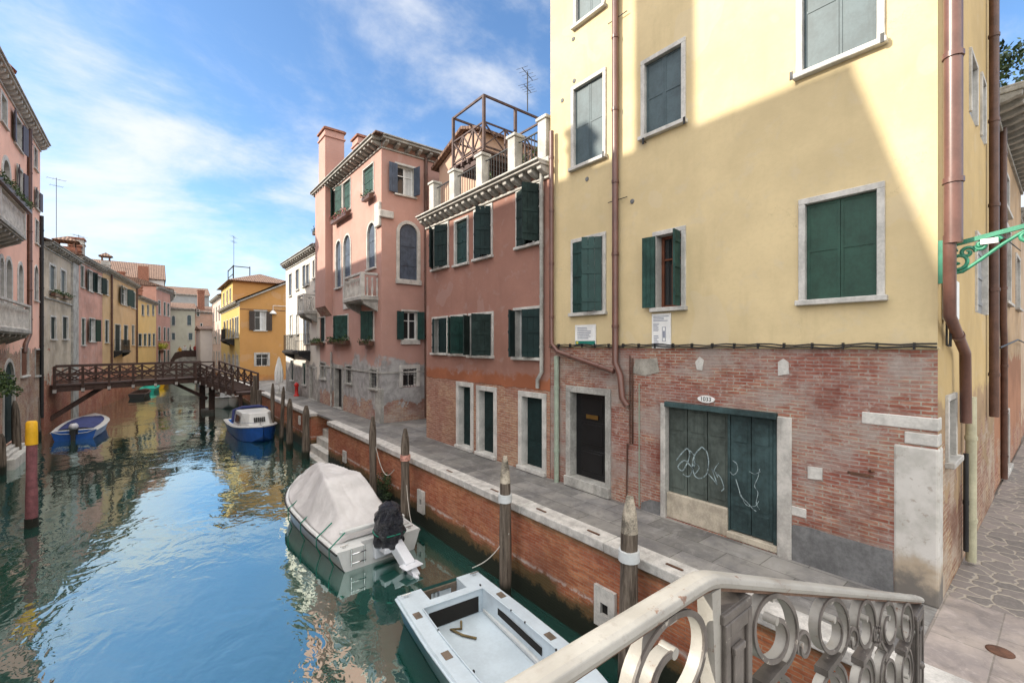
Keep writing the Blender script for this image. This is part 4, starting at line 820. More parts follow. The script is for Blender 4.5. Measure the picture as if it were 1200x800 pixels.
window(G_, G_.rect(472, 489, 365, 398, 480), 'open', GREEN, angs=(120, 165), fw=.07, sillw=.2); window(G_, G_.rect(472, 488, 432, 453, 480), 'glass', stone=WHITES, fw=.16, bars=True, sill=False)
cornice(F, 13.3, proj=.45, step=.42, ends=.1); cornice(G_, 13.3, proj=.45, step=.5, ends=.1)
F.wall(PNK, .22); G_.wall(PNK, .22); fill_walls(pb, [(13, 17.7), (13, 26.4), (7.3, 26.4)], 1.7, 13.4, PNK); roof_hip(pb, 7.3, 13, 17.7, 26.4, 13.5, 1.3, .42)
# chimney breast on the facade and the stacks
m = MB(); s0, s1 = sorted((F.s_of(377), F.s_of(389))); F.box(m, s0, s1, F.z_of(383, 360), 13.25, -.02, .34); m.prism([F.P(s0, F.z_of(383, 360), 0), F.P(s0, F.z_of(383, 360), .34), F.P(s0, F.z_of(383, 360) - .5, 0)], F.d * (s1 - s0)); m.build('chimney_breast', PNK, pb)
yy = (F.P(s0, 0).y + F.P(s1, 0).y) / 2; chimney(pb, (7.55, yy), 1.0, 1.15, 12.9, 16.35, PNK); chimney(pb, (8.4, at_X(424, 200, 8.4).y), .7, .8, 13, 15.5, PNK)
balcony(F, F.s_of(443) - .05, F.s_of(421), F.z_of(440, 349), proj=.75, h=.95)
a, b = sorted((F.s_of(372), F.s_of(364))); balcony(F, a, b, F.z_of(368, 366), proj=.75, h=.95)
flowerbox(F, *sorted((F.s_of(431), F.s_of(440))), F.z_of(435, 235), rnd, 60); flowerbox(F, *sorted((F.s_of(394), F.s_of(412))), F.z_of(403, 258), rnd, 60, mats=[LEAF, PINKF]); flowerbox(F, *sorted((F.s_of(372), F.s_of(377))), F.z_of(374, 275), rnd, 60)
flowerbox(F, *sorted((F.s_of(390), F.s_of(412))), F.z_of(400, 403), rnd, 60); flowerbox(F, *sorted((F.s_of(428), F.s_of(440))), F.z_of(434, 404), rnd, 60); flowerbox(F, *sorted((F.s_of(370), F.s_of(381))), F.z_of(375, 404), rnd, 60)
m = MB(); z_ = G_.z_of(452, 250); F.box(m, -.02, .5, z_ - .55, z_ + .45, 0, .12); G_.box(m, G_.L - .5, G_.L + .12, z_ - .2, z_ + .1, 0, .12); m.build('corner_relief', WHITES, pb, bevel=.03)
m = MB(); F.box(m, F.s_of(410), F.s_of(403), F.z_of(407, 362), F.z_of(407, 352), 0, .05); m.build('wall_plaque', WHITES, pb, bevel=.01)
m = MB(); F.box(m, 0, F.L, F.z_of(440, 437), F.z_of(440, 437) + .07, 0, .04); G_.box(m, 0, G_.L + .04, F.z_of(440, 437), F.z_of(440, 437) + .07, 0, .04); m.build('string_course', STONEG, pb)
m = MB(); F.box(m, -.03, .62, 1.74, F.z_of(444, 455), -.1, .03); m.build('corner_stone', STONEG, pb, bevel=.01)
pipe(pb, [(at_Y(499, 300, 17.62).x, 17.6, 13.1), (at_Y(499, 300, 17.62).x, 17.6, 1.8)], .07, COPP); pipe(pb, [(7.22, at_X(388, 400, 7.22).y, 4.6), (7.22, at_X(388, 400, 7.22).y, 1.8)], .05, STONEG)

# ------------------------------------------------------------------ white building
wb = thing('white_building', (9, 30.5, 1.7), 'narrow sunlit white house with small iron balcony left of the pink house', 'building')
WHM = wallmat('white_plaster', (.62, .57, .50), stain=.25, grey=(.33, .31, .29), grey_z=3.6, damp=2.0)
F = Face(wb, (7.3, 26.42), (7.3, 34.7), 1.70, 10.6)
for u0, u1, vt, vb in ((339, 342, 322, 347), (347, 350.5, 317, 340), (355, 358.5, 312, 336), (359.2, 362.5, 311, 334), (367, 370, 306, 326)): window(F, F.rect(u0, u1, vt, vb), 'closed', BLUEG, fw=.07, lod=1)
for u0, u1, vt, vb in ((340, 342.5, 370, 393), (347.5, 350, 369, 392), (356, 359, 366, 402), (360, 362.5, 365, 402)): window(F, F.rect(u0, u1, vt, vb), 'closed', BLUEG if u0 > 352 else WHITEP, fw=.07, lod=1)
for u0, u1, vt, vb in ((341, 344, 422, 445), (355, 358.5, 425, 450)): window(F, F.rect(u0, u1, vt, vb), 'closed', GREEN2, fw=.08, lod=1)
a, b, z0, z1 = F.rect(363.5, 366, 430, 465); door(F, (a, b, 1.8, z1), WHITEP, stone=STONEG, step=.04, panels=False)
balcony(F, *sorted((F.s_of(364), F.s_of(344))), F.z_of(355, 411), proj=.7, h=1.0, iron=True, mat=IRON); cornice(F, 10.5, proj=.35, step=.5)
F.wall(WHM, .2); fill_walls(wb, [(7.3, 26.42), (12, 26.42), (12, 34.7), (7.3, 34.7)], 1.7, 10.6, WHM); roof_hip(wb, 7.3, 12, 26.42, 34.7, 10.65, 1.2, .3)

# ------------------------------------------------------------------ orange building
ob = thing('orange_building', (9, 52, 1.7), 'ochre orange house with tiled roof standing across the square behind the footbridge', 'building')
ORS = wallmat('orange_plaster', (.46, .245, .085), stain=.25, damp=1.9, band=(.55, .25, .08), band_z=2.2); ORW = wallmat('yellow_ochre_plaster', (.50, .35, .12), stain=.25, grey=(.42, .33, .22), grey_z=3.9)
F = Face(ob, (10.6, 46), (5.95, 46), 1.70, 8.8); F.top = (2.45, 0)
window(F, F.rect(298.5, 312, 364, 387), 'open', plain('dark_brown_paint', (.04, .028, .022), .5, .2, 4, 0), angs=(170, 170), fw=.08, curtain=True); window(F, F.rect(300, 314, 415, 429), 'glass', stone=STONE, fw=.16, bars=True, sill=False)
F.wall(ORS, .2)
m = MB(); m.beam((10.8, 45.9, 11.35), (5.75, 45.9, 8.75), .3, .12, 0); m.build('verge', STONEG, ob); m = MB(); F.box(m, -.1, F.L, 8.15, 8.2, 0, .03); m.build('string_course', COPP, ob)
F = Face(ob, (5.95, 46), (5.95, 60), 1.70, 8.8)
for s_ in (.7, 1.9, 3.6, 5.6, 8, 10.5): window(F, (s_, s_ + .8, 5.7, 7.5), 'closed', GREEN2, fw=.08, lod=1)
for s_ in (1.0, 3.5, 6.5, 10): window(F, (s_, s_ + .8, 2.4, 4.0), 'closed', BLUEG, fw=.08, lod=1)
balcony(F, 3.2, 6.8, 5.5, proj=.8, h=1.0, iron=True, mat=IRON); cornice(F, 8.7, proj=.35, step=.7); F.wall(ORW, .2)
m = MB(); m.add([(5.6, 45.7, 8.88), (10.9, 45.7, 11.6), (10.9, 50.7, 11.6), (5.6, 50.7, 8.88)], [(0, 1, 2, 3)]); m.add([(5.6, 45.7, 8.80), (10.9, 45.7, 11.5), (10.9, 50.7, 11.5), (5.6, 50.7, 8.80)], [(3, 2, 1, 0)]); m.build('lower_roof', TILE, ob)
F = Face(ob, (11.5, 50.7), (5.97, 50.7), 8.0, 11.2); F.wall(ORS, .2, name='upper_wall'); F = Face(ob, (5.97, 50.7), (5.97, 60), 8.8, 11.2)
for s_ in (1.2, 3.6, 6.4): window(F, (s_, s_ + .8, 9.3, 10.6), 'closed', GREEN2, fw=.07, lod=1)
F.wall(ORW, .2, name='upper_wall'); fill_walls(ob, [(5.95, 60), (11.5, 60), (11.5, 46)], 1.7, 11.2, ORS); roof_hip(ob, 6, 11.5, 50.7, 60, 11.25, 1.2, .45)
m = MB(); m.beam((6.4, 54, 11.2), (6.4, 54, 13.2), .08, .08); m.beam((6.4, 58, 11.2), (6.4, 58, 13.2), .08, .08); m.beam((6.4, 54, 13.1), (6.4, 58, 13.1), .08, .08); m.beam((6.4, 54, 12.3), (6.4, 58, 12.3), .06, .06); m.beam((7.9, 54, 11.9), (7.9, 54, 13.2), .08, .08); m.beam((6.4, 54, 13.1), (7.9, 54, 13.1), .08, .08); m.build('roof_frame', IRON, ob)
m = MB(); p = at_Y(336, 359, 45.9); q = at_Y(320, 358, 45.9); m.tube([p, q], .025, 6); m.lathe((q.x, q.y, q.z - .75), [(.30, 0), (.26, .12), (.08, .3)], 12, 1); m.cyl((q.x, q.y, q.z - .45), q, .02, n=6); m.build('wall_lamp', [WHITEP, WHITEP], ob)
antenna(at_Y(274, 300, 54).x, 54, 11.5, 16.2, 'tall television mast behind the orange house', 4, .7, 1.2)

# ------------------------------------------------------------------ right side, beyond
def far_house(name, pts, z0, z1, mat, label, wins=(), roof=None, cor=True, flipf=True, shut=GREEN2, fw=.08, lod=2, cstep=.6, extra=None):
    """pts: facade start, facade end, depth (into the block)"""
    (x0, y0), (x1, y1), dp = pts; b = thing(name, ((x0 + x1) / 2, (y0 + y1) / 2, z0), label, 'building'); f = Face(b, (x0, y0), (x1, y1), z0, z1, flip=flipf); n = f.n
    for q in wins:
        kw = dict(fw=fw, lod=lod); kw.update(q[4] if len(q) > 4 else {}); k = kw.pop('kind', 'closed'); window(f, f.rect(*q[:4]) if not kw.pop('sz', False) else q[:4], k, kw.pop('sm', shut), **kw)
    if cor: cornice(f, z1 - .1, proj=.35, step=cstep)
    if extra: extra(b, f)
    f.wall(mat, .2); A, B = f.P(0, 0) - n * dp, f.P(f.L, 0) - n * dp; fill_walls(b, [(x0, y0), (A.x, A.y), (B.x, B.y), (x1, y1)], z0, z1, mat)
    m = MB(); ov = .35; q = [f.P(-.2, z1 + .06, ov + .05), f.P(f.L + .2, z1 + .06, ov + .05), f.P(f.L + .2, z1 + (roof or 1.3), -dp / 2), f.P(-.2, z1 + (roof or 1.3), -dp / 2), f.P(-.2, z1 + .06, -dp - ov), f.P(f.L + .2, z1 + .06, -dp - ov)]
    m.add(q, [(0, 1, 2, 3), (3, 2, 5, 4), (0, 3, 4), (1, 5, 2), (0, 4, 5, 1)]); m.build('roof', TILE, b); return b, f
far_house('canal_house', ((5.97, 60.1), (6.0, 70), 6), 1.7, 10.6, wallmat('pale_pink_far', (.55, .42, .36), stain=.5), 'pale pink canal house beyond the orange house, before the white narrow house', [(s_, s_ + .8, z_, z_ + 1.6, dict(sz=True)) for s_ in (1.5, 4.5, 7.5) for z_ in (2.6, 5.2, 8)], flipf=False)
b_, f_ = far_house('narrow_house', ((6.6, 70.5), (4.75, 70.5), 8), -.5, 7.0, wallmat('white_far', (.62, .58, .55), stain=.3, damp=1.2), 'narrow white rendered house end jutting into the far canal', [], flipf=False, cor=False, roof=.6)
# ------------------------------------------------------------------ left side
A = thing('salmon_palace', (-9, 27, 0), 'tall salmon pink palace with two stone balconies at the left edge', 'building')
SAL = wallmat('salmon_plaster', (.80, .47, .36), brick_z=4.8, edge=.5, c1=(.30, .14, .09), c2=(.38, .22, .16), mortar=(.38, .33, .28), stain=.35, bdirt=.6, damp=.4)
F = Face(A, (-4.85, 20.2), (-4.85, 35.3), -.8, 16.1, flip=True)
DP = plain('dark_purple_paint', (.045, .030, .045), .5, .3, 4, 0)
window(F, F.rect(1, 7, 114, 146, 4), 'glass', stone=WHITES, fw=.14); window(F, F.rect(16.5, 24.5, 138, 172, 20), 'open', DP, angs=(174, 174), fw=.1); window(F, F.rect(39.5, 43, 174, 198, 41), 'closed', DP, fw=.08); window(F, F.rect(41, 44.5, 222, 244, 42), 'open', DP, angs=(172, 172), fw=.08); window(F, F.rect(41, 44.5, 258, 285, 42), 'closed', DP, fw=.08)
window(F, F.rect(3, 11, 188, 236, 7), 'glass', stone=WHITES, fw=.2, arch=1); window(F, F.rect(20, 25.5, 199, 246, 23), 'open', DP, angs=(170, 172), fw=.12)
for q in ((-1, 3.5, 302, 362, 1), (6.5, 13, 304, 362, 9), (21, 26, 310, 364, 23)): window(F, F.rect(*q), 'glass', stone=WHITES, fw=.17, arch=1)
window(F, F.rect(40, 44, 312, 352, 42), 'closed', DP, fw=.09, arch=1); window(F, F.rect(41, 48, 410, 440, 44), 'glass', stone=STONEG, fw=.07); window(F, F.rect(24, 33, 408, 440, 29), 'closed', REDW, fw=.04)
a, b, z0, z1 = F.rect(4, 16, 424, 500, 10); window(F, (a, b, .75, z1), 'closed', GREEN2, arch=1, fw=.16, stone=STONE, sill=False, name='water_gate')
for k in range(6): window(F, (.6 + k * 1.05, 1.2 + k * 1.05, 8.0, 9.9), 'glass', stone=WHITES, fw=.12, arch=1)
cornice(F, 15.85, proj=.36, step=.5, corb=.26, cw=.17, h=.10, ends=.02, mat=STONE)
e1_ = at_X(38, 285, -4.05); e2_ = at_X(43, 392, -4.05); balcony(F, 3, e1_.y - 20.8, e1_.z + .13, proj=.72, h=1.05, brackets=7); balcony(F, 2, e2_.y - 20.7, e2_.z + .15, proj=.72, h=1.05, brackets=7)
flowerbox(F, e1_.y - 20.2 - 5.5, e1_.y - 20.2 - .3, e1_.z + 1.2, rnd, 60, o=.74); pipe(A, [(-4.76, at_X(35, 200, -4.76).y, 15.6), (-4.76, at_X(35, 200, -4.76).y, 5.5), (-4.76, at_X(30, 200, -4.76).y, 5.0), (-4.76, at_X(29, 200, -4.76).y, 4.6)], .09, COPP); pipe(A, [(-4.76, 35.1, 12), (-4.76, 35.1, 1.0)], .08, IRON)
F.wall(SAL, .25); fill_walls(A, [(-4.85, 20.2), (-14, 20.2), (-14, 35.3), (-4.85, 35.3)], -.8, 16.1, SAL); roof_hip(A, -14, -4.85, 20.2, 35.3, 16.1, 1.8, .3)
m = MB(); m.lathe((-6.0, 32.5, 16), [(.45, 0), (.45, 2.2), (.62, 2.3), (.62, 2.45)], 12); o_ = m.build('chimney', SAL, A); m = MB(); m.lathe((-6.0, 32.5, 18.45), [(.75, 0), (.5, .28), (.1, .5)], 12); m.build('chimney_cap', COPB, o_)
ws = thing('water_landing', (-4.5, 27, 0), 'white stone landing step at the water gate of the salmon palace', 'steps')
for i in range(3): m = MB(); m.box(-4.84, -4.3, 26.3, 29.8, -.4, .42) if i == 0 else m.box(-4.84, -4.42 - i * .12, 26.5, 29.6, .42 + (i - 1) * .14 + .002, .42 + i * .14); m.build('step', WHITES, ws, bevel=.02)
iv = MB()
for _ in range(16): p = at_X(rnd.uniform(-6, 18), rnd.uniform(440, 458), -4.3); iv.leaves((-4.55 + rnd.uniform(0, .3), p.y, p.z + rnd.uniform(-.3, .3)), (.25, .6, .22), 60, .12, rnd, mats=2, shell=0)
iv.build('climbing_plant', [LEAF, LEAFD], label='bright green climbing plant hanging over the water gate of the salmon palace', cat='plant')
# unseen neighbour upstream, whose roof line shades the right bank
nb = thing('opposite_house', (-9, 14, 0), 'tall plain house on the left bank, its roof line shading the yellow facade', 'building')
m = MB(); m.prism([(-4.9, 7.9, -.8), (-4.9, 7.9, 16.4), (-7.3, 7.9, 14.1), (-13, 7.9, 14.1), (-13, 7.9, -.8)], (0, 12.2, 0)); m.build('wall', SAL, nb)
m = MB(); m.box(-4.95, -4.87, 7.9, 20.1, 16.2, 16.42); m.build('eaves', STONE, nb); chimney(nb, (-5.5, 11.1), .9, .85, 15, 20.5, SAL); chimney(nb, (-5.5, 13.2), .55, .5, 15, 17.6, SAL)
f = Face(nb, (-4.89, 8), (-4.89, 20), 1, 16, flip=True)
for s_ in (1, 4, 7, 10):
    for z_ in (5, 9, 12.5): m = MB(); f.box(m, s_, s_ + .9, z_, z_ + 1.6, 0, .04); m.build('shutter', GREEN, nb)

def exB(b, f):
    m = MB(); f.box(m, f.s_of(83), f.s_of(89.5), .0, 10.4, 0, .12); f.box(m, 0, f.L, 7.55, 7.65, 0, .08); m.build('pilaster', STONEG, b)
    chimney(b, (-4.9, at_X(78, 280, -4.9).y), 1.0, 1.0, 10.5, 12.0, COPB, pitched=True)
    flowerbox(f, *sorted((f.s_of(57), f.s_of(66))), f.z_of(61, 347), rnd, 50); flowerbox(f, *sorted((f.s_of(69), f.s_of(78))), f.z_of(74, 350), rnd, 50)
WH = dict(sm=TEAL, stone=WHITES, lod=1, fw=.13)
far_house('grey_house', ((-4.72, 35.4), (-4.11, 42.6), 7), -.8, 10.7, wallmat('grey_plaster', (.46, .39, .30), brick_z=3.1, edge=1.3, c1=(.36, .10, .06), c2=(.42, .18, .12), mortar=(.30, .22, .18), bdirt=.2, stain=1.3, patch=.10, damp=.4),
  'weathered grey brown house with teal shutters left of the wooden footbridge', [(58, 64.5, 310, 339, WH), (71, 76.5, 316, 342, WH), (59, 65, 371, 397, dict(lod=1, fw=.1)), (73, 79, 371, 397, dict(lod=1, fw=.1)), (84, 88, 323, 348, dict(lod=1, fw=.06))], extra=exB)
def exC(b, f):
    q = f.P(f.s_of(114), 0, -1.2); chimney(b, (q.x, q.y), .9, .9, 10.5, 13.0, STONEG)
far_house('rose_house', ((-4.10, 42.65), (-3.23, 48.9), 7), -.8, 11.1, wallmat('rose_plaster', (.52, .29, .23), brick_z=3.0, edge=1.3, c1=(.38, .10, .06), c2=(.44, .18, .12), mortar=(.30, .22, .18), bdirt=.2, stain=.9, patch=.07, damp=.4), 'dusty rose house with dark shutters above the wooden footbridge',
  [(94.5, 98, 311, 336), (102.5, 108, 316, 340, dict(kind='open', angs=(168, 168))), (112, 118, 322, 342, dict(kind='open', angs=(168, 168))), (95.5, 99.5, 373, 404), (104.5, 111, 373, 400, dict(kind='open', angs=(168, 168)))], extra=exC)
def exD(b, f):
    balcony(f, *sorted((f.s_of(133), f.s_of(144))), f.z_of(138, 411), proj=.6, h=1.0, iron=True, mat=IRON); pipe(b, [f.P(f.s_of(129), 11, .12), f.P(f.s_of(129), 3, .12)], .08, COPP); pipe(b, [f.P(f.s_of(159), 11, .12), f.P(f.s_of(159), 3, .12)], .08, COPP)
far_house('tan_house', ((-3.22, 48.95), (-1.41, 61.9), 7), -.8, 11.2, wallmat('tan_plaster', (.56, .39, .22), brick_z=2.8, edge=1.2, c1=(.38, .11, .06), c2=(.44, .18, .12), mortar=(.30, .22, .18), bdirt=.2, stain=.5, damp=.4), 'tan ochre house with small iron balcony in the middle of the left row',
  [(121.5, 126.5, 327, 344), (141.5, 148.5, 335, 356, dict(kind='open', angs=(168, 168))), (153.5, 158.5, 341, 360), (123, 127, 375, 401), (134.5, 141, 380, 411), (145, 149.5, 381, 404), (154.5, 157, 381, 404)], extra=exD)
far_house('bright_yellow_house', ((-1.40, 62.0), (.24, 71.3), 7), -.8, 10.2, wallmat('bright_yellow_plaster', (.66, .47, .20), stain=.25, band=(.5, .35, .2), band_z=2.0, damp=.4), 'bright yellow low house in the left row beyond the tan one',
  [(166, 168.5, 357, 369), (172.3, 174.3, 357, 369), (178.3, 180.3, 357, 369), (162, 166, 391, 405), (168.3, 171.5, 391, 405), (173.5, 176.5, 391, 405), (179, 181.5, 391, 405)])
far_house('brick_red_house', ((.26, 71.4), (1.75, 77.4), 7), -.8, 12.3, wallmat('brick_red_plaster', (.46, .25, .19), stain=.5, grey=(.38, .34, .3), grey_z=3), 'brick red house with dark shutters at the bend of the left row',
  [(s_, s_ + .9, z_, z_ + 1.7, dict(sz=True)) for s_ in (.8, 3.2, 4.9) for z_ in (2.6, 5.6, 8.9)])
far_house('canal_house', ((1.78, 77.5), (2.2, 94.8), 7), -.8, 12.6, wallmat('dull_rose_far', (.42, .25, .2), stain=.5), 'dull rose canal house behind the brick red one at the far bend', [(s_, s_ + 1, z_, z_ + 1.7, dict(sz=True)) for s_ in (1, 4, 8, 12) for z_ in (2.6, 5.6, 8.9)])
b_, f_ = far_house('hipped_roof_house', ((-18, 82), (1.2, 82), 14), 1.7, 14.3, wallmat('white_wall_far', (.58, .56, .53), stain=.25), 'big white walled house with wide tiled roof rising behind the left row', [(184, 188, 336, 343, dict(sm=BLUEG)), (170, 173, 336, 343, dict(sm=BLUEG))], flipf=True, cor=False, roof=3.2)
f_.n
m = MB(); p = at_Y(168, 340, 81.5); m.box(p.x - .6, p.x + .6, 81, 82, 11, 16); m.build('chimney', COPB, b_)
# ------------------------------------------------------------------ end of the canal
far_house('green_grey_house', ((2.15, 95), (5.6, 95), 8), -.5, 11.2, wallmat('green_grey_plaster', (.40, .39, .31), stain=.4, damp=1.5), 'pale green grey house closing the far end of the canal', [(201.5, 205, 370, 381, dict(arch=1, stone=STONE)), (219.5, 224, 369, 381, dict(arch=1, stone=STONE)), (201.5, 205, 390, 398, dict(stone=STONE)), (221, 225.5, 390, 398, dict(stone=STONE))], flipf=True, shut=TEAL)
b_, f_ = far_house('old_brick_house', ((5.65, 95.5), (9.5, 95.5), 8), -.5, 10.8, wallmat('brown_pink_far', (.42, .27, .2), stain=.6), 'brownish pink house beside the green grey one at the canal end', [(231, 233.5, 363, 370), (235, 237, 379, 385), (235, 237, 395, 405)], flipf=True)
p = at_Y(235.5, 345, 97); chimney(b_, (p.x, 97), 1.0, 1.0, 10, 14.6, COPB)
far_house('long_grey_house', ((-2, 112), (9, 112), 10), 1.7, 15.2, wallmat('slate_grey_far', (.26, .27, .27), stain=.3), 'long grey house with metal roof seen over the houses at the canal end', [(201.5, 205.5, 342, 348, dict(stone=WHITES))], flipf=True, roof=2.0)
far_house('distant_house', ((9.6, 104), (20, 104), 10), 1.7, 12.4, wallmat('far_rose2', (.48, .3, .24), stain=.5), 'rose coloured house glimpsed past the white narrow house', [], flipf=True)
antenna(-5.7, at_X(66, 250, -5.7).y, 11, 17.5, 'very tall thin antenna mast on the grey house roof', 4, .5, .3)
# ------------------------------------------------------------------ mooring posts
def post(p, top, r, label, lean=(0, 0), band=None, cap='wood', group='timber mooring posts', name='mooring_post', seed=1):
    rr = random.Random(seed); x, y = p; t = thing(name, (x, y, -.8), label, 'post', group); N = 14; n = 14; P = []
    H = top + .8; rows = []
    for i in range(N + 1):
        h = H * i / N; f = h / H; rad = r * .92 * (1.08 - .16 * f) * (1 + .05 * math.sin(f * 9 + seed))
        if f > .9: rad *= (1 - (f - .9) / .1 * (.62 if cap != 'flat' else .08))
        row = [Vector((x + lean[0] * f + rad * (1 + .16 * noise.noise(Vector((math.cos(a) * 2 + seed * 7, math.sin(a) * 2, h * .9)))) * math.cos(a), y + lean[1] * f + rad * (1 + .16 * noise.noise(Vector((math.cos(a) * 2, math.sin(a) * 2 + seed, h * .9)))) * math.sin(a), -.8 + h)) for a in [2 * math.pi * k / n for k in range(n + 1)]]
        rows.append(row)
    cut = int(N * .90) if cap == 'white' else N + 1
    m = MB(); m.grid([[rows[i][j] for i in range(min(cut, N) + 1)] for j in range(n + 1)]); 
    if cap != 'white': m.add(rows[-1][:n], [tuple(range(n))])
    m.build('timber', PILE if cap != 'paint' else PURP, t)
    if cap == 'white': m = MB(); m.grid([[rows[i][j] for i in range(cut, N + 1)] for j in range(n + 1)]); m.add(rows[-1][:n], [tuple(range(n))]); m.build('painted_tip', PILEW, t)
    if band:
        zb, mt = band; f = (zb + .8) / H; m = MB(); c = Vector((x + lean[0] * f, y + lean[1] * f, zb)); m.lathe(c, [(r * 1.07, -.075), (r * 1.05, .075)], 18); m.build('reflective_band', mt, t)
    return t
PURP = plain('faded_purple_paint', (.22, .085, .095), .7, .35, 7, .3, bs=.02, streak=.5)
YELP = plain('yellow_post_paint', (.75, .42, .02), .5, .12, 5, .05)
RB_ = plain('red_white_band', (.5, .25, .2), .5, .5, 14, 0)
def zt(u, v, X): return at_X(u, v, X)
q = zt(592, 534, 5.32); post((5.32, q.y), q.z, .125, 'weathered wooden mooring post with white band and flaking white tip behind the open white boat', band=(2.0, BAND), cap='white', seed=3)
q = zt(736, 584, 5.25); post((5.20, q.y), q.z, .142, 'thickest wooden mooring post, white band and flaked white tip, just beyond the iron railing', lean=(.16, .05), band=(1.95, BAND), cap='white', seed=4)
q = zt(475, 502, 5.32); post((5.32, q.y), q.z, .13, 'mooring post with narrow red and white band beside the covered boat', band=(1.92, RB_), seed=5)
q = zt(437, 488, 5.32); post((5.32, q.y), q.z, .12, 'plain brown mooring post holding a slack rope, by the covered boat', seed=6)
for i, (u, vt, vb, r_, lab) in enumerate(((358, 475, 537, .17, 'stubby broad mooring post nearest the white water steps'), (339, 467, 527, .15, 'straight mooring post between the blue cabin boat and the stubby post'), (328.5, 453, 520, .10, 'slim slightly leaning mooring post right of the blue cabin boat'), (319, 449, 512, .11, 'tall dark mooring post just beyond the slim leaning one'))):
    q = at_z(u, vb, 0); post((min(q.x, 5.4), q.y), CZ - (vt - HOR) / FPX * (q.x * SN + q.y * CS), r_, lab, lean=((.15 if i == 2 else .03), 0), seed=10 + i)
for i, (u, vt, Y) in enumerate(((304, 457, 31.2), (299, 440, 32.6), (296, 452, 33.6))):
    q = at_Y(u, vt, Y); post((q.x, Y), q.z, .15, ('short pale wooden post at the foot of the footbridge stairs', 'tallest dark wooden post at the foot of the footbridge stairs', 'middle brown post half hidden at the foot of the footbridge stairs')[i], seed=20 + i, cap='flat')
# left bank
q = at_z(37, 617, 0); zc_ = CZ - (494 - HOR) / FPX * (q.x * SN + q.y * CS)
t = post((q.x, q.y), zc_, .128, 'tall faded purple mooring pole with bright yellow top standing in the canal', cap='paint', group='', seed=30, name='striped_pole'); t.pop('group', None)
m = MB(); m.lathe((q.x, q.y, zc_ - .62), [(.128, 0), (.124, .35), (.118, .6), (.09, .64)], 18); m.build('yellow_top', YELP, t); m = MB(); m.lathe((q.x, q.y, -.3), [(.145, 0), (.14, .55)], 18); m.build('waterline_collar', plain('black_weed', (.012, .013, .009), .9, .3, 9, .5, bs=.03), t)
for i, (u, vt, vb, r_, ln, lab) in enumerate(((22, 469, 538, .15, (-.12, 0), 'leaning wooden post beside the yellow topped pole at the salmon palace'), (1, 508, 556, .16, (0, 0), 'wooden post at the very left in front of the stone landing'), (45, 461, 512, .16, (-.1, 0), 'wooden post between the salmon palace and the small blue boat'), (54, 456, 497, .15, (-.2, 0), 'inclined wooden post under the left end of the footbridge'))):
    q = at_z(u, vb, 0); post((q.x, q.y), CZ - (vt - HOR) / FPX * (q.x * SN + q.y * CS), r_, lab, lean=ln, seed=40 + i)
for i, (u, vb, h, lab) in enumerate(((94, 481, 3.3, 'crooked pile below the left span of the footbridge'), (114, 472, 3.0, 'first straight pile against the red wall behind the footbridge'), (121, 470, 3.1, 'second straight pile against the red wall behind the footbridge'), (139, 462, 2.4, 'farthest thin pile along the red wall behind the footbridge'))):
    q = at_z(u, vb, 0); post((q.x, q.y), h, .15, lab, lean=((-.25 if i == 0 else 0), 0), seed=50 + i)
# rope
a, b = zt(437, 545, 5.32), zt(475, 560, 5.35); m = MB(); P = [Vector((5.36, zt(437, 500, 5.32).y, 2.0)).lerp(Vector((5.60, zt(462, 500, 5.6).y, 1.25)), i / 14) - Vector((0, 0, .55 * math.sin(math.pi * i / 14))) for i in range(15)]; m.tube(P, .014, 6); m.build('rope', plain('pale_rope', (.4, .38, .34), .9, .2, 20, .3), label='slack pale rope hanging from the plain brown post to the quay wall', cat='rope')

# ------------------------------------------------------------------ wooden footbridge
fb = thing('wooden_footbridge', (0, 38.5, 0), 'dark brown timber footbridge with cross braced railings over the canal', 'footbridge')
P0, P1, P2 = Vector((-4.72, 36.6, 0)), Vector((3.1, 40.2, 0)), Vector((4.95, 35.5, 0))
WB = 1.7
def rail_run(p, q, za, zb, n, side):
    d = (q - p).normalized(); e = Vector((-d.y, d.x, 0)) * side; m = MB(); H = 1.12
    f = lambda t, h: p.lerp(q, t) + e + Vector((0, 0, za + (zb - za) * t + h))
    for h, w_, t_ in ((H, .12, .09), (.62, .06, .08), (.22, .06, .08)): m.beam(f(0, h), f(1, h), w_, t_)
    for i in range(n):
        a, b = i / n, (i + 1) / n; m.beam(f(a, .22), f(b, .98), .05, .07); m.beam(f(a, .98), f(b, .22), .05, .07)
    for i in range(n + 1): c = f(i / n, 0); m.box(c.x - .06, c.x + .06, c.y - .06, c.y + .06, c.z - .42, c.z + H + .02)
    m.build('railing', WOODD, fb, bevel=0)
    for i in range(n + 1): m = MB(); c = f(i / n, 0); m.box(c.x - .075, c.x + .075, c.y - .075, c.y + .075, c.z - .36, c.z - .18); m.build('bracket', plain('pale_metal_fitting', (.35, .33, .31), .6, .2, 5, 0), fb)
d1 = (P1 - P0).normalized(); e1 = Vector((-d1.y, d1.x, 0)); dz = 2.62
m = MB(); n_ = 60
for i in range(n_): c = P0.lerp(P1, (i + .5) / n_); m.obox(c - e1 * (WB / 2) - d1 * .065 + Vector((0, 0, dz)), e1 * WB, d1 * .13, (0, 0, .05))
m.build('deck', WOODD, fb)
for s_ in (-1, 1): m = MB(); m.beam(P0 + e1 * s_ * .7 + Vector((0, 0, dz - .17)), P1 + e1 * s_ * .7 + Vector((0, 0, dz - .17)), .16, .3); m.build('girder', WOODD, fb)
for s_ in (-1, 1): rail_run(P0, P1, dz, dz, 7, s_ * WB / 2)
d2 = (P2 - P1).normalized(); e2 = Vector((-d2.y, d2.x, 0)); zl = 1.85
m = MB(); n_ = 16
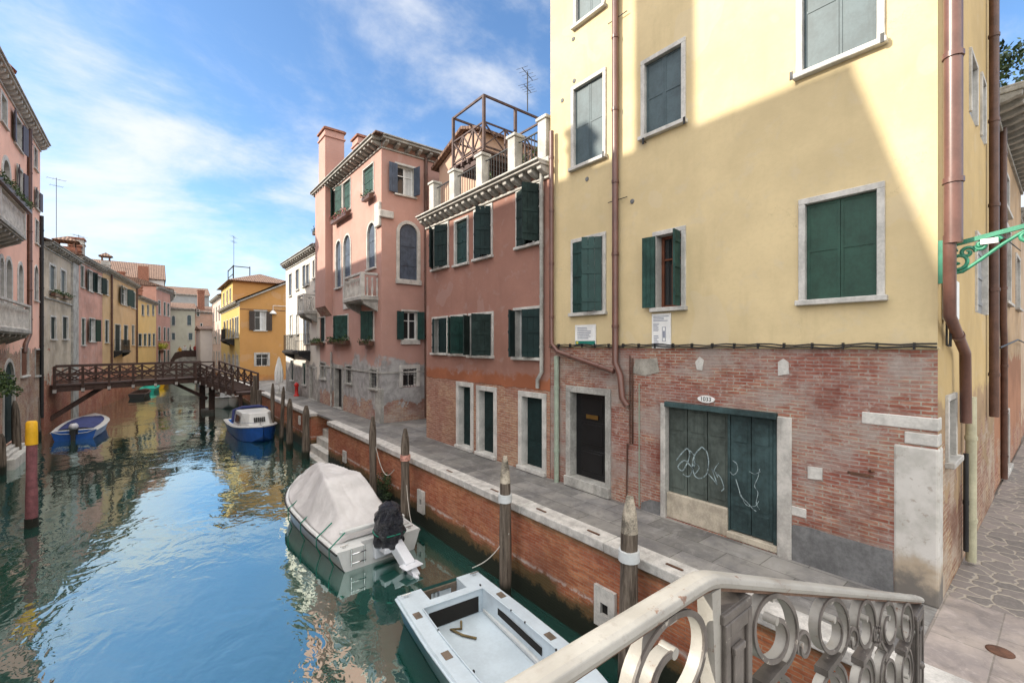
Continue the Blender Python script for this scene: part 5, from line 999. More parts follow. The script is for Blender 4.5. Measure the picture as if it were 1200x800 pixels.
for i in range(n_): c = P1.lerp(P2, (i + .5) / n_); z = dz + (zl - dz) * (i + .5) / n_; m.obox(c - e2 * (WB / 2) - d2 * .2 + Vector((0, 0, z)), e2 * WB, d2 * .42, (0, 0, .05))
m.build('stair_tread', WOODD, fb)
m = MB(); m.box(4.3, 5.9, 34.2, 35.7, 1.66, 1.84); m.box(4.4, 4.6, 34.3, 34.5, -.8, 1.66); m.build('landing', WOODD, fb)
for s_ in (-1, 1): m = MB(); m.beam(P1 + e2 * s_ * .8 + Vector((0, 0, dz - .17)), P2 + e2 * s_ * .8 + Vector((0, 0, zl - .17)), .12, .34); m.build('stringer', WOODD, fb); rail_run(P1, P2, dz, zl, 6, s_ * WB / 2)
m = MB(); m.beam(P0 + d1 * .05 + Vector((0, 0, .7)), P0 + d1 * 2.4 + Vector((0, 0, dz - .3)), .2, .22); m.build('strut', WOODD, fb); m = MB(); m.beam(P1 + Vector((0, 0, 1.0)), P1 - d1 * 2.2 + Vector((0, 0, dz - .3)), .18, .2); m.build('strut', WOODD, fb)
for s_ in (-.6, .6): c = P1 + e1 * s_; m = MB(); m.box(c.x - .18, c.x + .18, c.y - .18, c.y + .18, -.8, dz - .02); m.build('pier', WOODD, fb)
m = MB(); m.box(P1.x - .36, P1.x + .36, P1.y - 1.0, P1.y + 1.0, -.5, .22); m.build('pier_footing', plain('tidal_stone', (.09, .085, .075), .9, .4, 4, .4), fb, bevel=.03)

# ------------------------------------------------------------------ boats
GEL = plain('boat_gelcoat', (.56, .57, .56), .28, .10, 2.5, .04, spec=.5, streak=.12); GELB = plain('pale_blue_gelcoat', (.46, .53, .58), .3, .10, 2.5, .04, spec=.5, streak=.1)
BLUE = plain('boat_blue', (.015, .09, .36), .3, .2, 3, .03, spec=.5); TEALH = plain('boat_dark_green', (.01, .06, .05), .35, .2, 3, .03, spec=.5); NAVY = plain('navy_canvas', (.03, .04, .13), .8, .25, 4, .2); SKYC = plain('sky_blue_lining', (.05, .22, .62), .6, .15, 4, .05)
RUB = plain('black_rubber', (.02, .02, .02), .6, .2, 5, .1); CHR = plain('chrome', (.6, .6, .6), .2, .1, 3, 0, metal=1.); GROPE = plain('green_rope', (.01, .18, .12), .8, .2, 9, .2)
WOODP = plain('varnished_plank', (.13, .10, .075), .6, .3, 8, .2)
def sect(L_, B, H, rise, pw, t0, tr, y):
    t = y / L_; hb = B / 2 * (tr + (1 - tr) * min(1, t / .3)) * (1 - max(0, (t - t0) / (1 - t0)) ** pw); hb = max(hb, .015); return hb, H + rise * t * t, -.22 + .5 * max(0, (t - .8) / .2) ** 2
def hull(t, L_, B, H, rise=.2, pw=2.3, t0=.4, tr=.9, segs=(), w_=.25, hullm=None, deckm=None, floorm=None, split=.5, bandm=None):
    """segs: (y0, y1, inner half width or None for rim, floor z); gaps between segs are closed deck"""
    ys = sorted({L_ * i / 22 for i in range(23)} | {s[0] for s in segs} | {s[1] for s in segs}); S = [(y,) + sect(L_, B, H, rise, pw, t0, tr, y) for y in ys]
    rows = []; zone = []
    for y, hb, zs, kz in S:
        r = [(0, kz), (hb * .55, kz + .05), (hb * .86, max(kz + .1, .02)), (hb * .94, .02 + (zs - .02) * split), (hb * .985, zs - .09), (hb * 1.02, zs - .03), (hb, zs)]
        rows.append([Vector((-x, y, z)) for x, z in reversed(r)] + [Vector((x, y, z)) for x, z in r[1:]])
    m = MB(); n = len(rows[0])
    for i in range(len(rows) - 1):
        for j in range(n - 1):
            k = min(j, n - 2 - j); mi = 0 if k >= 3 else (1 if k >= 1 else 2); m.add([rows[i][j], rows[i][j + 1], rows[i + 1][j + 1], rows[i + 1][j]], [(0, 1, 2, 3)], mi, True)
    m.add(rows[0], [tuple(reversed(range(n)))], 0 if bandm is None else 1)
    m.build('hull', [hullm, bandm or hullm, deckm], t)
    d = MB(); fl = MB()
    def st(y): return sect(L_, B, H, rise, pw, t0, tr, y)
    for y0, y1 in zip(ys[:-1], ys[1:]):
        mid = (y0 + y1) / 2; sg = next((s for s in segs if s[0] < mid < s[1]), None)
        (h0, z0, _), (h1, z1, _) = st(y0), st(y1)
        if sg is None: d.add([(-h0, y0, z0), (h0, y0, z0), (h1, y1, z1), (-h1, y1, z1)], [(0, 1, 2, 3)]); continue
        i0 = max(.02, h0 - w_) if sg[2] is None else min(sg[2], h0 - .03); i1 = max(.02, h1 - w_) if sg[2] is None else min(sg[2], h1 - .03)
        for s in (-1, 1):
            P = [(s * i0, y0, z0), (s * h0, y0, z0), (s * h1, y1, z1), (s * i1, y1, z1)]; d.add(P if s > 0 else P[::-1], [(0, 1, 2, 3)])
            P = [(s * i0, y0, sg[3]), (s * i0, y0, z0), (s * i1, y1, z1), (s * i1, y1, sg[3])]; fl.add(P if s > 0 else P[::-1], [(0, 1, 2, 3)])
        fl.add([(-i0, y0, sg[3]), (i0, y0, sg[3]), (i1, y1, sg[3]), (-i1, y1, sg[3])], [(0, 1, 2, 3)])
        for yy, s_, hh, ii in ((sg[0], -1, z0, i0), (sg[1], 1, z1, i1)):
            if (abs(yy - y0) < 1e-6 and s_ < 0 and y0 > 1e-6) or (abs(yy - y1) < 1e-6 and s_ > 0): fl.add([(-ii, yy, sg[3]), (ii, yy, sg[3]), (ii, yy, hh), (-ii, yy, hh)], [(0, 1, 2, 3)])
    dk = d.build('deck', deckm, t)
    if fl.f: fl.build('cockpit', floorm or deckm, t)
    m = MB()
    for s in (-1, 1): m.tube([Vector((s * (st(y)[0] * 1.02 + .01), y, st(y)[1] - .05)) for y in ys], .022, 6)
    m.build('rub_rail', RUB if bandm is None else deckm, t)
    return st, dk
def place(t, x, y, rz, roll=0): t.location = (x, y, 0); t.rotation_euler = (0, roll, rz)
def cleat(m, x, y, z, s=1.): m.cyl((x - .09 * s, y, z + .05), (x + .09 * s, y, z + .05), .012, n=6); m.box(x - .035, x + .035, y - .02, y + .02, z, z + .05)
# open white boat (front)
b2 = thing('open_boat', (0, 0, 0), 'open pale white motorboat with empty cockpit moored in front, partly under the iron railing', 'boat')
st, dk = hull(b2, 5.0, 1.72, .52, .16, 2.6, .45, .93, segs=((0, .42, .36, .26), (.60, 3.3, None, .10)), w_=.24, hullm=TEALH, deckm=GELB, floorm=GELB, bandm=TEALH)
m = MB(); m.box(-.36, .36, -.03, .02, .24, .46); m.build('motor_board', WOODP, b2, bevel=.01); m = MB(); m.box(-.2, .2, .08, .1, .28, .42); m.cyl((.1, .2, .3), (.1, .2, .5), .02); m.build('motor_clamp', CHR, b2)
m = MB(); cleat(m, .68, .12, st(.1)[1]); cleat(m, -.68, .12, st(.1)[1]); cleat(m, 0, 4.2, st(4.2)[1], 1.3); cleat(m, -.72, 2.9, st(2.9)[1]); m.build('cleat', CHR, b2)
for x, y in ((.72, .75), (.74, 1.9), (-.74, 1.0), (-.73, 2.4)): z = st(y)[1]; m = MB(); m.box(x - .06, x + .06, y - .09, y + .09, z, z + .012); m.build('deck_hatch', WOODP, b2, bevel=.02)
for s in (-1, 1):
    m = MB(); zz = st(1.6)[1]; wi = st(1.6)[0] - .24; m.box(s * (wi - .012) - .004, s * (wi - .012) + .004, .95, 2.35, .28, .40); m.build('side_dark_strip', DARK, b2)  # thin dark strip along each cockpit side
    m = MB(); m.box(min(s * (wi - .05), s * wi), max(s * (wi - .05), s * wi), .65, 3.2, .12, .17); m.build('foot_rail', GEL, b2)
m = MB(); m.box(-.50, .46, .602, .612, .12, .40); m.build('aft_void_shade', DARK, b2)  # flat dark strip, paints the shade of the void under the aft beam
m = MB(); m.tube([(-.1, .7, .13), (0, .9, .14), (.15, .8, .13), (.05, 1.05, .13), (-.1, 1.25, .13)], .02, 6); m.build('stowed_rope', plain('old_yellow_rope', (.15, .11, .05), .9, .4, 12, .3), b2)
m = MB(); m.tube([(.1, 4.1, .68), (.3, 4.0, .69), (.36, 3.8, .68), (.2, 3.7, .68), (.05, 3.9, .69), (.12, 4.1, .70)], .012, 5); m.build('rope_loop', RUB, b2)
m = MB(); [m.box(x, x + .02, y, y + .03, st(y)[1], st(y)[1] + .03) for x, y in ((.6, 1.3), (.58, 2.4), (-.6, .5), (-.62, 1.5), (-.62, 1.9), (-.6, 2.7))]; m.build('fitting', RUB, b2)
m = MB()
for s in (-1, 1): m.tube([Vector((s * (st(y_)[0] - .245), y_, st(y_)[1] + .012)) for y_ in [.62 + i * .27 for i in range(10)]], .014, 6)
m.tube([(-.58, .62, st(.62)[1] + .012), (.58, .62, st(.62)[1] + .012)], .014, 6); m.build('coaming', GELB, b2)
place(b2, 4.16, 7.38, R(180 - 5))
# covered white boat
b1 = thing('covered_boat', (0, 0, 0), 'white motorboat under a pale grey tarpaulin with black bag over its outboard motor', 'boat')
st, dk = hull(b1, 5.7, 2.12, .47, .30, 2.6, .5, .94, segs=((.0, .22, .40, .30),), hullm=GEL, deckm=GEL, floorm=GEL)
TARP = NT('pale_tarpaulin'); TARP.fin(TARP.mix(TARP.rng(TARP.noise(1.5, 6, .6), .35, .65), (.42, .405, .40), (.52, .505, .50)), .75, TARP.bump(TARP.noise(1, 5, .55, 1.2, vec=TARP.uv((3.5, 1.2, 1), rot=(0, 0, R(25)))), .45, .06), spec=.25); TARP = TARP.m
ys = [.42 + (5.62 - .42) * i / 46 for i in range(47)]
ys = [.42 + (5.62 - .42) * i / 90 for i in range(91)]
def tz(y):
    K = [(.42, .02), (2.15, .90), (2.3, .93), (3.6, .88), (4.3, .76), (5.35, .22), (5.62, .05)]
    for (a, p), (b, q) in zip(K[:-1], K[1:]):
        if a <= y <= b: return p + (q - p) * (y - a) / (b - a)
P = []
for y in ys:
    hb, zs, _ = st(y); row = []; top = tz(y); fl_ = .62 - .16 * min(1, max(0, (y - .4) / 2)) if y < 2.4 else .46 - .4 * min(1, max(0, (y - 2.4) / 1.8))
    for j in range(65):
        u = -1 + 2 * j / 64; au = abs(u); x = u * max(.02, hb - (.07 if y < 4.6 else .07 - (y - 4.6) * .1)); k = min(1, max(0, (1 - au) / (1 - fl_))); z = zs + top * k
        sag = .045 * math.sin(math.pi * k) * (1 + math.sin(y * 5)); z -= sag * (1 if top > .2 else .2)
        nv = noise.noise(Vector((x * 1.2, y * 1.5, 3.3))) * .025 - (1 - abs(noise.noise(Vector((x * 1.6 + y * 1.5, y * .5 - x * 2.2, 1)))) * 2) ** 3 * .028 - (1 - abs(noise.noise(Vector((x * 3, y * 2.0 + x * 2, 7)))) * 2) ** 5 * .014; z += nv * min(1, (1 - au) * 5) * min(1, top * 3)
        if au > .985: z = zs - .005
        row.append(Vector((x, y, z + .015)))
    P.append(row)
m = MB(); m.grid(P); tp_ = m.build('tarpaulin', TARP, b1); tp_.modifiers.new('s', 'SOLIDIFY').thickness = .012
m = MB(); m.beam((-.8, .42, .70), (.8, .42, .70), .1, .10); m.build('aft_beam', GEL, b1, bevel=.02)
BAGM = NT('black_plastic_bag'); BAGM.fin((.020, .021, .030), .20, BAGM.bump(BAGM.noise(7, 5, .6, 3.), 1., .14), spec=.6); BAGM = BAGM.m
m = MB(); rows = []
for i in range(23):
    f = i / 22; z = .38 + 1.02 * f; rad = .30 * math.sin(math.pi * min(1, f * .80 + .17)) ** .45 * (1 if f < .86 else 1 - (f - .86) * 3.6) + .015 + .02 * math.sin(f * 23)
    rows.append([Vector((.10 + rad * 1.0 * math.cos(a) * (1 + .34 * noise.noise(Vector((math.cos(a) * 2.5, math.sin(a) * 2.5, z * 3))) + .12 * math.sin(a * 4 + z * 6)), -.18 + rad * 1.15 * math.sin(a) * (1 + .36 * noise.noise(Vector((math.cos(a) * 3, math.sin(a) * 3, z * 4 + 5))) + .08 * math.sin(a * 5 - z * 7)), z)) for a in [2 * math.pi * k / 30 for k in range(31)]])
m.grid([[rows[i][j] for i in range(23)] for j in range(31)])
mo = m.build('outboard_motor', BAGM, b1, label='outboard motor wrapped in a black plastic bag')
m = MB(); m.beam((.16, -.30, .50), (.24, -.88, .10), .24, .24); m.beam((.22, -.80, .20), (.27, -1.12, -.05), .17, .16); m.beam((.02, -.98, .16), (.46, -.94, .16), .30, .03); m.tube([(.22, -1.30, .02), (.24, -1.15, -.02), (.27, -.95, -.08), (.28, -.80, -.12)], [.02, .07, .075, .04], 10); m.beam((.26, -1.0, -.08), (.27, -1.12, -.3), .03, .18); m.box(-.12, .32, -.42, -.05, .30, .42); m.box(-.2, .4, -.12, .02, .12, .40); m.build('motor_leg', plain('motor_white', (.6, .62, .66), .3, .1, 3, 0, spec=.5), mo, bevel=.02)
m = MB(); m.tube([Vector((.10 + .345 * math.cos(a), -.18 + .39 * math.sin(a), .72 + .02 * math.sin(3 * a))) for a in [2 * math.pi * k / 24 for k in range(24)]], .012, 6, closed=True); m.build('cord', GROPE, mo)
m = MB()
for x0, x1 in ((-.72, -.42),): 
    for z_ in (.40, .20): m.tube([(x0, -.03, z_), (x0, -.12, z_), (x1, -.12, z_), (x1, -.03, z_)], .014, 6)
    m.tube([(x0, -.06, .50), (x0, -.06, .12)], .014, 6); m.tube([(x1, -.06, .50), (x1, -.06, .12)], .014, 6)
m.build('boarding_ladder', CHR, b1)
for s in (-1, 1): m = MB(); cleat(m, .8 * s, .15, st(.1)[1]); m.build('cleat', CHR, b1)
for y in (.35, 1.1, 2.2, 3.3): m = MB(); hb, zs, _ = st(y); m.tube([(-hb * .7, y, zs + .25), (-hb - .05, y, zs - .02), (-hb - .03, y + .05, .25), (-hb + .1, y + .1, -.05)], .014, 6); m.build('tie_cord', GROPE, b1)
place(b1, 4.10, 9.95, R(3))
# blue and white cabin boat, bow towards the camera
b3 = thing('cabin_boat', (0, 0, 0), 'small blue and white cabin boat moored bow first beyond the covered boat', 'boat')
st, dk = hull(b3, 5.6, 2.0, .62, .25, 3.6, .5, .9, segs=((.35, 2.7, None, .2),), w_=.16, hullm=BLUE, deckm=GEL, floorm=SKYC, bandm=BLUE)
m = MB(); P4 = [(-.84, 2.5), (-.80, 4.2), (-.50, 4.85), (.50, 4.85), (.80, 4.2), (.84, 2.5)]; Q4 = [(-.72, 2.55), (-.68, 4.1), (-.42, 4.5), (.42, 4.5), (.68, 4.1), (.72, 2.55)]
z0_, z1_ = .66, 1.42; n = 6; m.add([(x, y, z0_ + .05 * (y > 4)) for x, y in P4] + [(x, y, z1_) for x, y in Q4], [(i, (i + 1) % n, (i + 1) % n + n, i + n) for i in range(n)] + [tuple(range(n, 2 * n))]); m.build('cabin', GEL, b3, bevel=.03)
for s in (-1, 1): m = MB(); m.obox((s * .818, 2.95, .86), (0, 1.0, 0), (-s * .060, 0, .38), (s * .014, 0, 0)); m.build('side_window', GLASS, b3)
m = MB()
for i in range(6): x = -.26 + i * .09; m.obox((x, 4.76, .96), (.07, 0, 0), (0, -.10, .22), (0, .03, .02))
m.build('vent_grille', RUB, b3)
m = MB(); m.tube([(-.86, 2.55, .75), (-.80, 2.48, 1.4), (-.4, 2.48, 1.52), (.4, 2.48, 1.52), (.80, 2.48, 1.4), (.86, 2.55, .75)], .08, 8); m.build('rolled_hood', NAVY, b3)
m = MB(); cleat(m, 0, 5.1, .84, 1.3); m.cyl((0, 4.95, .8), (0, 4.95, 1.02), .03); m.build('cleat', CHR, b3); m = MB(); m.box(-.5, .5, .5, .9, .2, .5); m.build('bench', GEL, b3, bevel=.02)
m = MB(); m.tube([(.9, 3.2, .75), (.9, 3.6, .95), (.75, 4.6, .98), (.3, 5.3, 1.0)], .015, 6); m.build('grab_rail', CHR, b3)
place(b3, 4.15, 31.2, R(180 + 2))
# far white boat under the footbridge
b4 = thing('white_day_boat', (0, 0, 0), 'white motorboat with low windscreen moored under the stairs of the footbridge', 'boat')
st, dk = hull(b4, 5.5, 2.1, .65, .3, 2.6, .5, .9, segs=((.4, 3.0, None, .2),), w_=.18, hullm=GEL, deckm=GEL, floorm=GEL)
m = MB(); m.add([(-.8, 3.0, .7), (-.5, 3.9, .75), (.5, 3.9, .75), (.8, 3.0, .7), (-.7, 2.95, 1.1), (-.4, 3.5, 1.12), (.4, 3.5, 1.12), (.7, 2.95, 1.1)], [(0, 1, 5, 4), (1, 2, 6, 5), (2, 3, 7, 6), (4, 5, 6, 7)]); m.build('windscreen', GLASS, b4); m = MB(); m.box(-.7, .7, .5, .9, .3, .6); m.build('bench', NAVY, b4)
place(b4, 4.75, 46.5, R(178))
b6 = thing('white_day_boat', (0, 0, 0), 'low white boat with dark cover further along the right bank', 'boat'); st, dk = hull(b6, 5.5, 2.0, .55, .3, 2.6, .5, .9, hullm=GEL, deckm=NAVY); m = MB(); m.beam((-.6, .02, .62), (.6, .02, .62), .08, .08); m.build('stern_beam', GEL, b6); place(b6, 4.8, 60, R(178))
# small blue boat, left
b5 = thing('small_blue_boat', (0, 0, 0), 'small boat with bright blue hull and navy canvas cover moored on the left bank', 'boat')
st, dk = hull(b5, 5.6, 1.95, .50, .22, 2.4, .45, .88, hullm=BLUE, deckm=GEL, bandm=BLUE)
m = MB(); P = []
for i in range(25):
    y = .35 + 4.2 * i / 24; hb, zs, _ = st(y); P.append([Vector(((-1 + 2 * j / 16) * (hb - .2), y, zs + .02 + .26 * (1 - (-1 + 2 * j / 16) ** 2) * math.sin(math.pi * min(1, i / 24 + .1)) + .02 * noise.noise(Vector((j * .6, i * .5, 0))))) for j in range(17)])
m.grid(P); m.build('canvas_cover', NAVY, b5)
m = MB(); rows = []
for i in range(9): f = i / 8; r_ = .19 * math.sin(math.pi * (.22 + .72 * f)) ** .5; rows.append([(r_ * math.cos(2 * math.pi * k / 14), -.1 + r_ * 1.7 * math.sin(2 * math.pi * k / 14), .60 + .30 * f) for k in range(15)])
m.grid([[rows[i][j] for i in range(9)] for j in range(15)]); mo = m.build('outboard_motor', plain('motor_cover_grey', (.45, .45, .48), .6, .2, 5, .2), b5); m = MB(); m.box(-.08, .08, -.3, -.1, -.3, .66); m.box(-.16, .16, -.1, .1, .3, .66); m.build('motor_leg', RUB, mo)
m = MB(); m.tube([(-.85, -.02, .50), (-.5, -.04, .36), (0, -.04, .34), (.5, -.04, .36), (.85, -.02, .50)], .02, 6); m.build('transom_trim', GEL, b5)
place(b5, -3.25, 32.6, R(-4))
# turquoise and yellow boats far left
for (x, y, rz, hm, dm, lab) in ((-.55, 60.5, R(-8), plain('turquoise_cover', (.02, .38, .30), .6, .15, 3, .1), plain('turquoise_cover', ()), 'little boat under turquoise cover moored beyond the footbridge'), (.35, 65.5, R(-9), YELP, GEL, 'little yellow hulled white boat moored beyond the turquoise one')):
    b = thing('rowing_boat', (0, 0, 0), lab, 'boat'); st, dk = hull(b, 4.6, 1.5, .42, .2, 2.4, .45, .85, segs=() if hm is not YELP else ((.5, 3.4, None, .12),), w_=.15, hullm=hm, deckm=dm)
    m = MB(); m.lathe((0, 1.8, .4), [(.62, 0), (.5, .35), (.1, .55)], 14); m.build('cover_hump', hm, b); place(b, x, y, rz)
b = thing('rowing_boat', (0, 0, 0), 'small dark boat close against the red wall behind the footbridge', 'boat'); st, dk = hull(b, 4.4, 1.4, .40, .2, 2.4, .45, .85, segs=((.5, 3.4, None, .12),), w_=.12, hullm=RUB, deckm=WOODD); m = MB(); m.box(-.55, .55, 1.6, 1.85, .3, .34); m.build('thwart', WOODD, b); place(b, -1.25, 54.5, R(-8))

# ------------------------------------------------------------------ stone bridge underfoot and its iron railing
sb = thing('stone_bridge', (0, -.6, 0), 'stepped stone bridge underfoot that carries the ornate iron railing', 'bridge')
m = MB(); pr = [(-6.5, 1.72), (-4.6, 1.9), (-1.6, 3.2), (1.46, 3.2), (4.8, 1.9), (5.62, 1.76), (5.62, -.6), (4.9, -.6), (4.3, .9), (2.9, 2.0), (1, 2.6), (-.8, 2.6), (-2.6, 2.0), (-3.9, .9), (-4.4, -.6), (-6.5, -.6)]
m.prism([(x, -2.1, z - .02) for x, z in pr], (0, 2.92, 0)); m.build('arch', STONEG, sb)
m = MB()
for i in range(8): x = 1.46 + i * .42; z = 3.2 - .374 * (x + .42 - 1.46); m.box(x, x + .44, -1.95, .70, z - .15, z + .02)
m.build('stair', STONE, sb, bevel=.01)
m = MB(); m.beam((-1.6, .80, 3.2), (1.46, .80, 3.2), .14, .1); m.beam((1.46, .80, 3.2), (4.86, .80, 1.93), .14, .1); m.build('kerb', STONE, sb)
CREAM = NT('worn_cream_paint'); c_ = CREAM.mix(CREAM.rng(CREAM.noise(3, 7, .65), .4, .62), (.245, .232, .208), (.30, .287, .26)); c_ = CREAM.mix(CREAM.rng(CREAM.noise(11, 7, .75), .60, .66), c_, (.17, .10, .07)); c_ = CREAM.mix(CREAM.M('MULTIPLY', CREAM.rng(CREAM.noise(40, 4, .7), .55, .7), .4), c_, (.2, .18, .16)); CREAM = CREAM.fin(c_, CREAM.rng(CREAM.noise(6, 4, .6), .3, .7, .35, .7), CREAM.bump(CREAM.noise(14, 6, .7), .35, .006), spec=.4)
DKP = NT('weathered_grey_brown_paint'); c_ = DKP.mix(DKP.rng(DKP.noise(4, 7, .65), .38, .62), (.055, .048, .042), (.115, .10, .09)); c_ = DKP.mix(DKP.rng(DKP.noise(16, 7, .7), .62, .68), c_, (.33, .30, .26)); DKP = DKP.fin(c_, .5, DKP.bump(DKP.noise(18, 6, .7), .4, .005), spec=.45)
rl_ = thing('iron_railing', (1.5, .78, 3.2), 'ornate cream and grey iron railing with scroll panels on the near bridge', 'railing')
XB = 1.46; ZT = 4.172; SL = .374
def zr(x): return ZT - max(0, x - XB) * SL
def strip_(mb, pts, th, y0, y1, mi=0, smooth=True):
    """flat iron bent along pts (x, z): th in the plane, y0..y1 across"""
    n = len(pts); Q = []
    for i in range(n):
        a, b = pts[max(i - 1, 0)], pts[min(i + 1, n - 1)]; d = Vector((b[0] - a[0], b[1] - a[1]))
        if d.length < 1e-6: d = Vector((1, 0))
        d.normalize(); nn = Vector((-d.y, d.x)) * th / 2; x, z = pts[i]; Q.append([Vector((x + nn.x, y0, z + nn.y)), Vector((x - nn.x, y0, z - nn.y)), Vector((x - nn.x, y1, z - nn.y)), Vector((x + nn.x, y1, z + nn.y))])
    for k in range(4): m_ = [[Q[i][k], Q[i][(k + 1) % 4]] for i in range(n)]; mb.grid(m_, mi, smooth)
    mb.add(Q[0], [(0, 1, 2, 3)], mi); mb.add(Q[-1], [(3, 2, 1, 0)], mi)
YR = .78
m = MB(); hp = [(-1.6, ZT)] + [(XB, ZT), (4.86, zr(4.86))]
sec = [(-.041, -.010), (-.035, .006), (-.018, .013), (.018, .013), (.035, .006), (.041, -.010), (.034, -.030), (-.034, -.030)]
xs_ = [-1.6, .2, 1.36, 1.42, 1.46, 1.50, 1.56, 2.6, 3.7, 4.84]
rows = [[Vector((x, YR + a, (ZT - max(0, x - XB) * SL if abs(x - XB) > .07 else ZT - SL * ((x - XB + .07) ** 2) / .28) + c)) for a, c in sec + sec[:1]] for x in xs_]
m.grid(rows, smooth=False); m.add(rows[0][:-1], [tuple(range(8))]); m.add(rows[-1][:-1], [tuple(reversed(range(8)))])
m.build('handrail', CREAM, rl_, bevel=.004, seg=2)
m = MB(); rows = [[Vector((x, YR + a, p + c)) for a, c in ((-.022, -.030), (.022, -.030), (.022, -.046), (-.022, -.046), (-.022, -.030))] for x, p in [(x, rows[i][0].z + .012) for i, x in enumerate(xs_)]]; m.grid(rows, smooth=False); m.build('rail_bar', plain('rusty_bar', (.13, .075, .05), .7, .4, 12, .2), rl_)
def panel_post(x0, x1, zt0, zt1, y0=.745, y1=.815):
    m = MB(); zb = min(zt0, zt1) - 1.0; top = min(zt0, zt1)
    m.box(x0, x1, y0, y1, zb, top); 
    w_ = x1 - x0; ft = w_ * .17
    m.box(x0 - .006, x1 + .006, y0 - .010, y1 + .010, top - .035, top - .001)
    for a, b in ((x0, x0 + ft), (x1 - ft, x1)): m.box(a, b, y0 - .014, y0, zb, top - .035)
    m.box(x0 + ft, x1 - ft, y0 - .014, y0, top - .085, top - .035)
    c = (x0 + x1) / 2; m.box(c - w_ * .17, c + w_ * .17, y0 - .012, y0, zb + .2, top - .14); m.box(c - w_ * .20, c + w_ * .20, y0 - .018, y0, top - .16, top - .135)
    m.lathe((c, y0 - .002, top - .42), [(.0, -.03), (.03, -.02), (.036, 0), (.03, .02), (0, .03)], 12)
    return m.build('panel_post', DKP, rl_, bevel=.004, seg=2)
panel_post(1.515, 1.715, ZT - .045, zr(1.715) - .045); panel_post(4.56, 4.80, zr(4.56) - .045, zr(4.8) - .045, .75, .81)
m = MB(); m.prism([(1.455, .75, ZT - .05), (1.515, .75, ZT - .05), (1.515, .75, ZT - .62), (1.50, .75, ZT - .62)], (0, .055, 0)); m.build('edge_fillet', CREAM, rl_)
def motif(x, hw, hh, z0f, fl=1, lower=True):
    """ring with an inner volute hanging from the rail and a counter volute below; x centre, hw half width, hh half height"""
    def curve(fx, fz, c, r0x, r0z, a0, turns, shrink, hnd, n=54):
        P = []
        for i in range(n + 1):
            t = i / n; a = a0 + hnd * turns * 2 * math.pi * t; k = 1 - (1 - shrink) * t ** 2.0; xx = c[0] + r0x * k * math.cos(a) * fl; P.append((xx, z0f(xx) + c[1] + r0z * k * math.sin(a)))
        return P
    C = []
    C.append(curve(1, 1, (x, -hh - .035), hw, hh, R(-75), 1.45, .30, 1))
    C.append(curve(1, 1, (x, -3.05 * hh - .035), hw * .92, hh, R(75), 1.4, .30, -1))
    C.append(curve(1, 1, (x + fl * hw * 1.32, -hh * 1.62), hw * .34, hh * .42, R(200), 1.1, .35, -1, 30))
    m = MB(); d = MB()
    for k, c in enumerate(C):
        th = .013 if k < 2 else .011; strip_(m, c, th, YR - .021, YR + .021); strip_(d, c, th * 1.5, YR - .028, YR - .020)
        e = c[-1]; m.cyl((e[0], YR - .029, e[1]), (e[0], YR + .022, e[1]), .018 if k < 2 else .013, n=12)
    xx = x; m.box(xx - .02, xx + .02, YR - .02, YR + .02, z0f(xx) - .07, z0f(xx) - .03)
    zb = z0f(x) - 2.0 * hh - .05; d.box(x - hw * .42, x + hw * .42, YR - .03, YR + .03, zb - .018, zb + .018)
    s = m.build('scroll', CREAM, rl_); d.build('scroll_face', DKP, s)
for x, hw, fl in ((1.985, .235, 1), (2.70, .25, 1), (3.28, .20, 1), (3.80, .23, -1), (4.32, .20, 1)): motif(x, hw, .165, zr, fl)
for x, hw, fl in ((1.24, .215, -1), (.62, .24, 1), (.0, .24, -1), (-.7, .24, 1), (-1.3, .22, 1)): motif(x, hw, .175, zr, fl)
m = MB(); m.beam((-1.6, YR, 3.28), (XB, YR, 3.28), .05, .03); m.beam((XB, YR, 3.28), (4.8, YR, 2.03), .05, .03); m.build('bottom_bar', DKP, rl_)

# ------------------------------------------------------------------ small things on the quay
um = thing('closed_parasol', (6.5, 32.9, 1.75), 'closed white cloth parasol standing on the quay near the footbridge stairs', 'parasol')
m = MB(); rows = []
for i in range(12):
    f = i / 11; z = 2.45 + 1.75 * f * 0 + (1.95) * f * .85; r0 = .27 * math.sin(math.pi * (.22 + .62 * f)) * (1 - .55 * f); rows.append([(6.5 + r0 * (1 + .28 * math.cos(8 * a)) * math.cos(a), 32.9 + r0 * (1 + .28 * math.cos(8 * a)) * math.sin(a), z) for a in [2 * math.pi * k / 48 for k in range(49)]])
m.grid([[rows[i][j] for i in range(12)] for j in range(49)]); m.build('canopy', WHITEP, um); m = MB(); m.cyl((6.5, 32.9, 1.8), (6.5, 32.9, 4.2), .025); m.build('pole', WHITEP, um); m = MB(); m.lathe((6.5, 32.9, 1.752), [(.28, 0), (.28, .06), (.08, .1), (.05, .3)], 14); m.build('base', STONEG, um)
hy = thing('fire_hydrant', (7.05, 30.6, 1.75), 'red fire hydrant by the wall of the white house', 'hydrant'); REDP = plain('red_paint', (.5, .02, .015), .4, .15, 4, 0)
m = MB(); m.lathe((7.05, 30.6, 1.75), [(.16, 0), (.16, .08), (.10, .1), (.10, .6), (.14, .62), (.14, .7), (.1, .8), (.02, .86)], 14); m.build('body', REDP, hy)
for s in (-1, 1): m = MB(); m.cyl((7.05, 30.6 + s * .08, 2.3), (7.05, 30.6 + s * .19, 2.3), .05); m.build('outlet', REDP, hy)
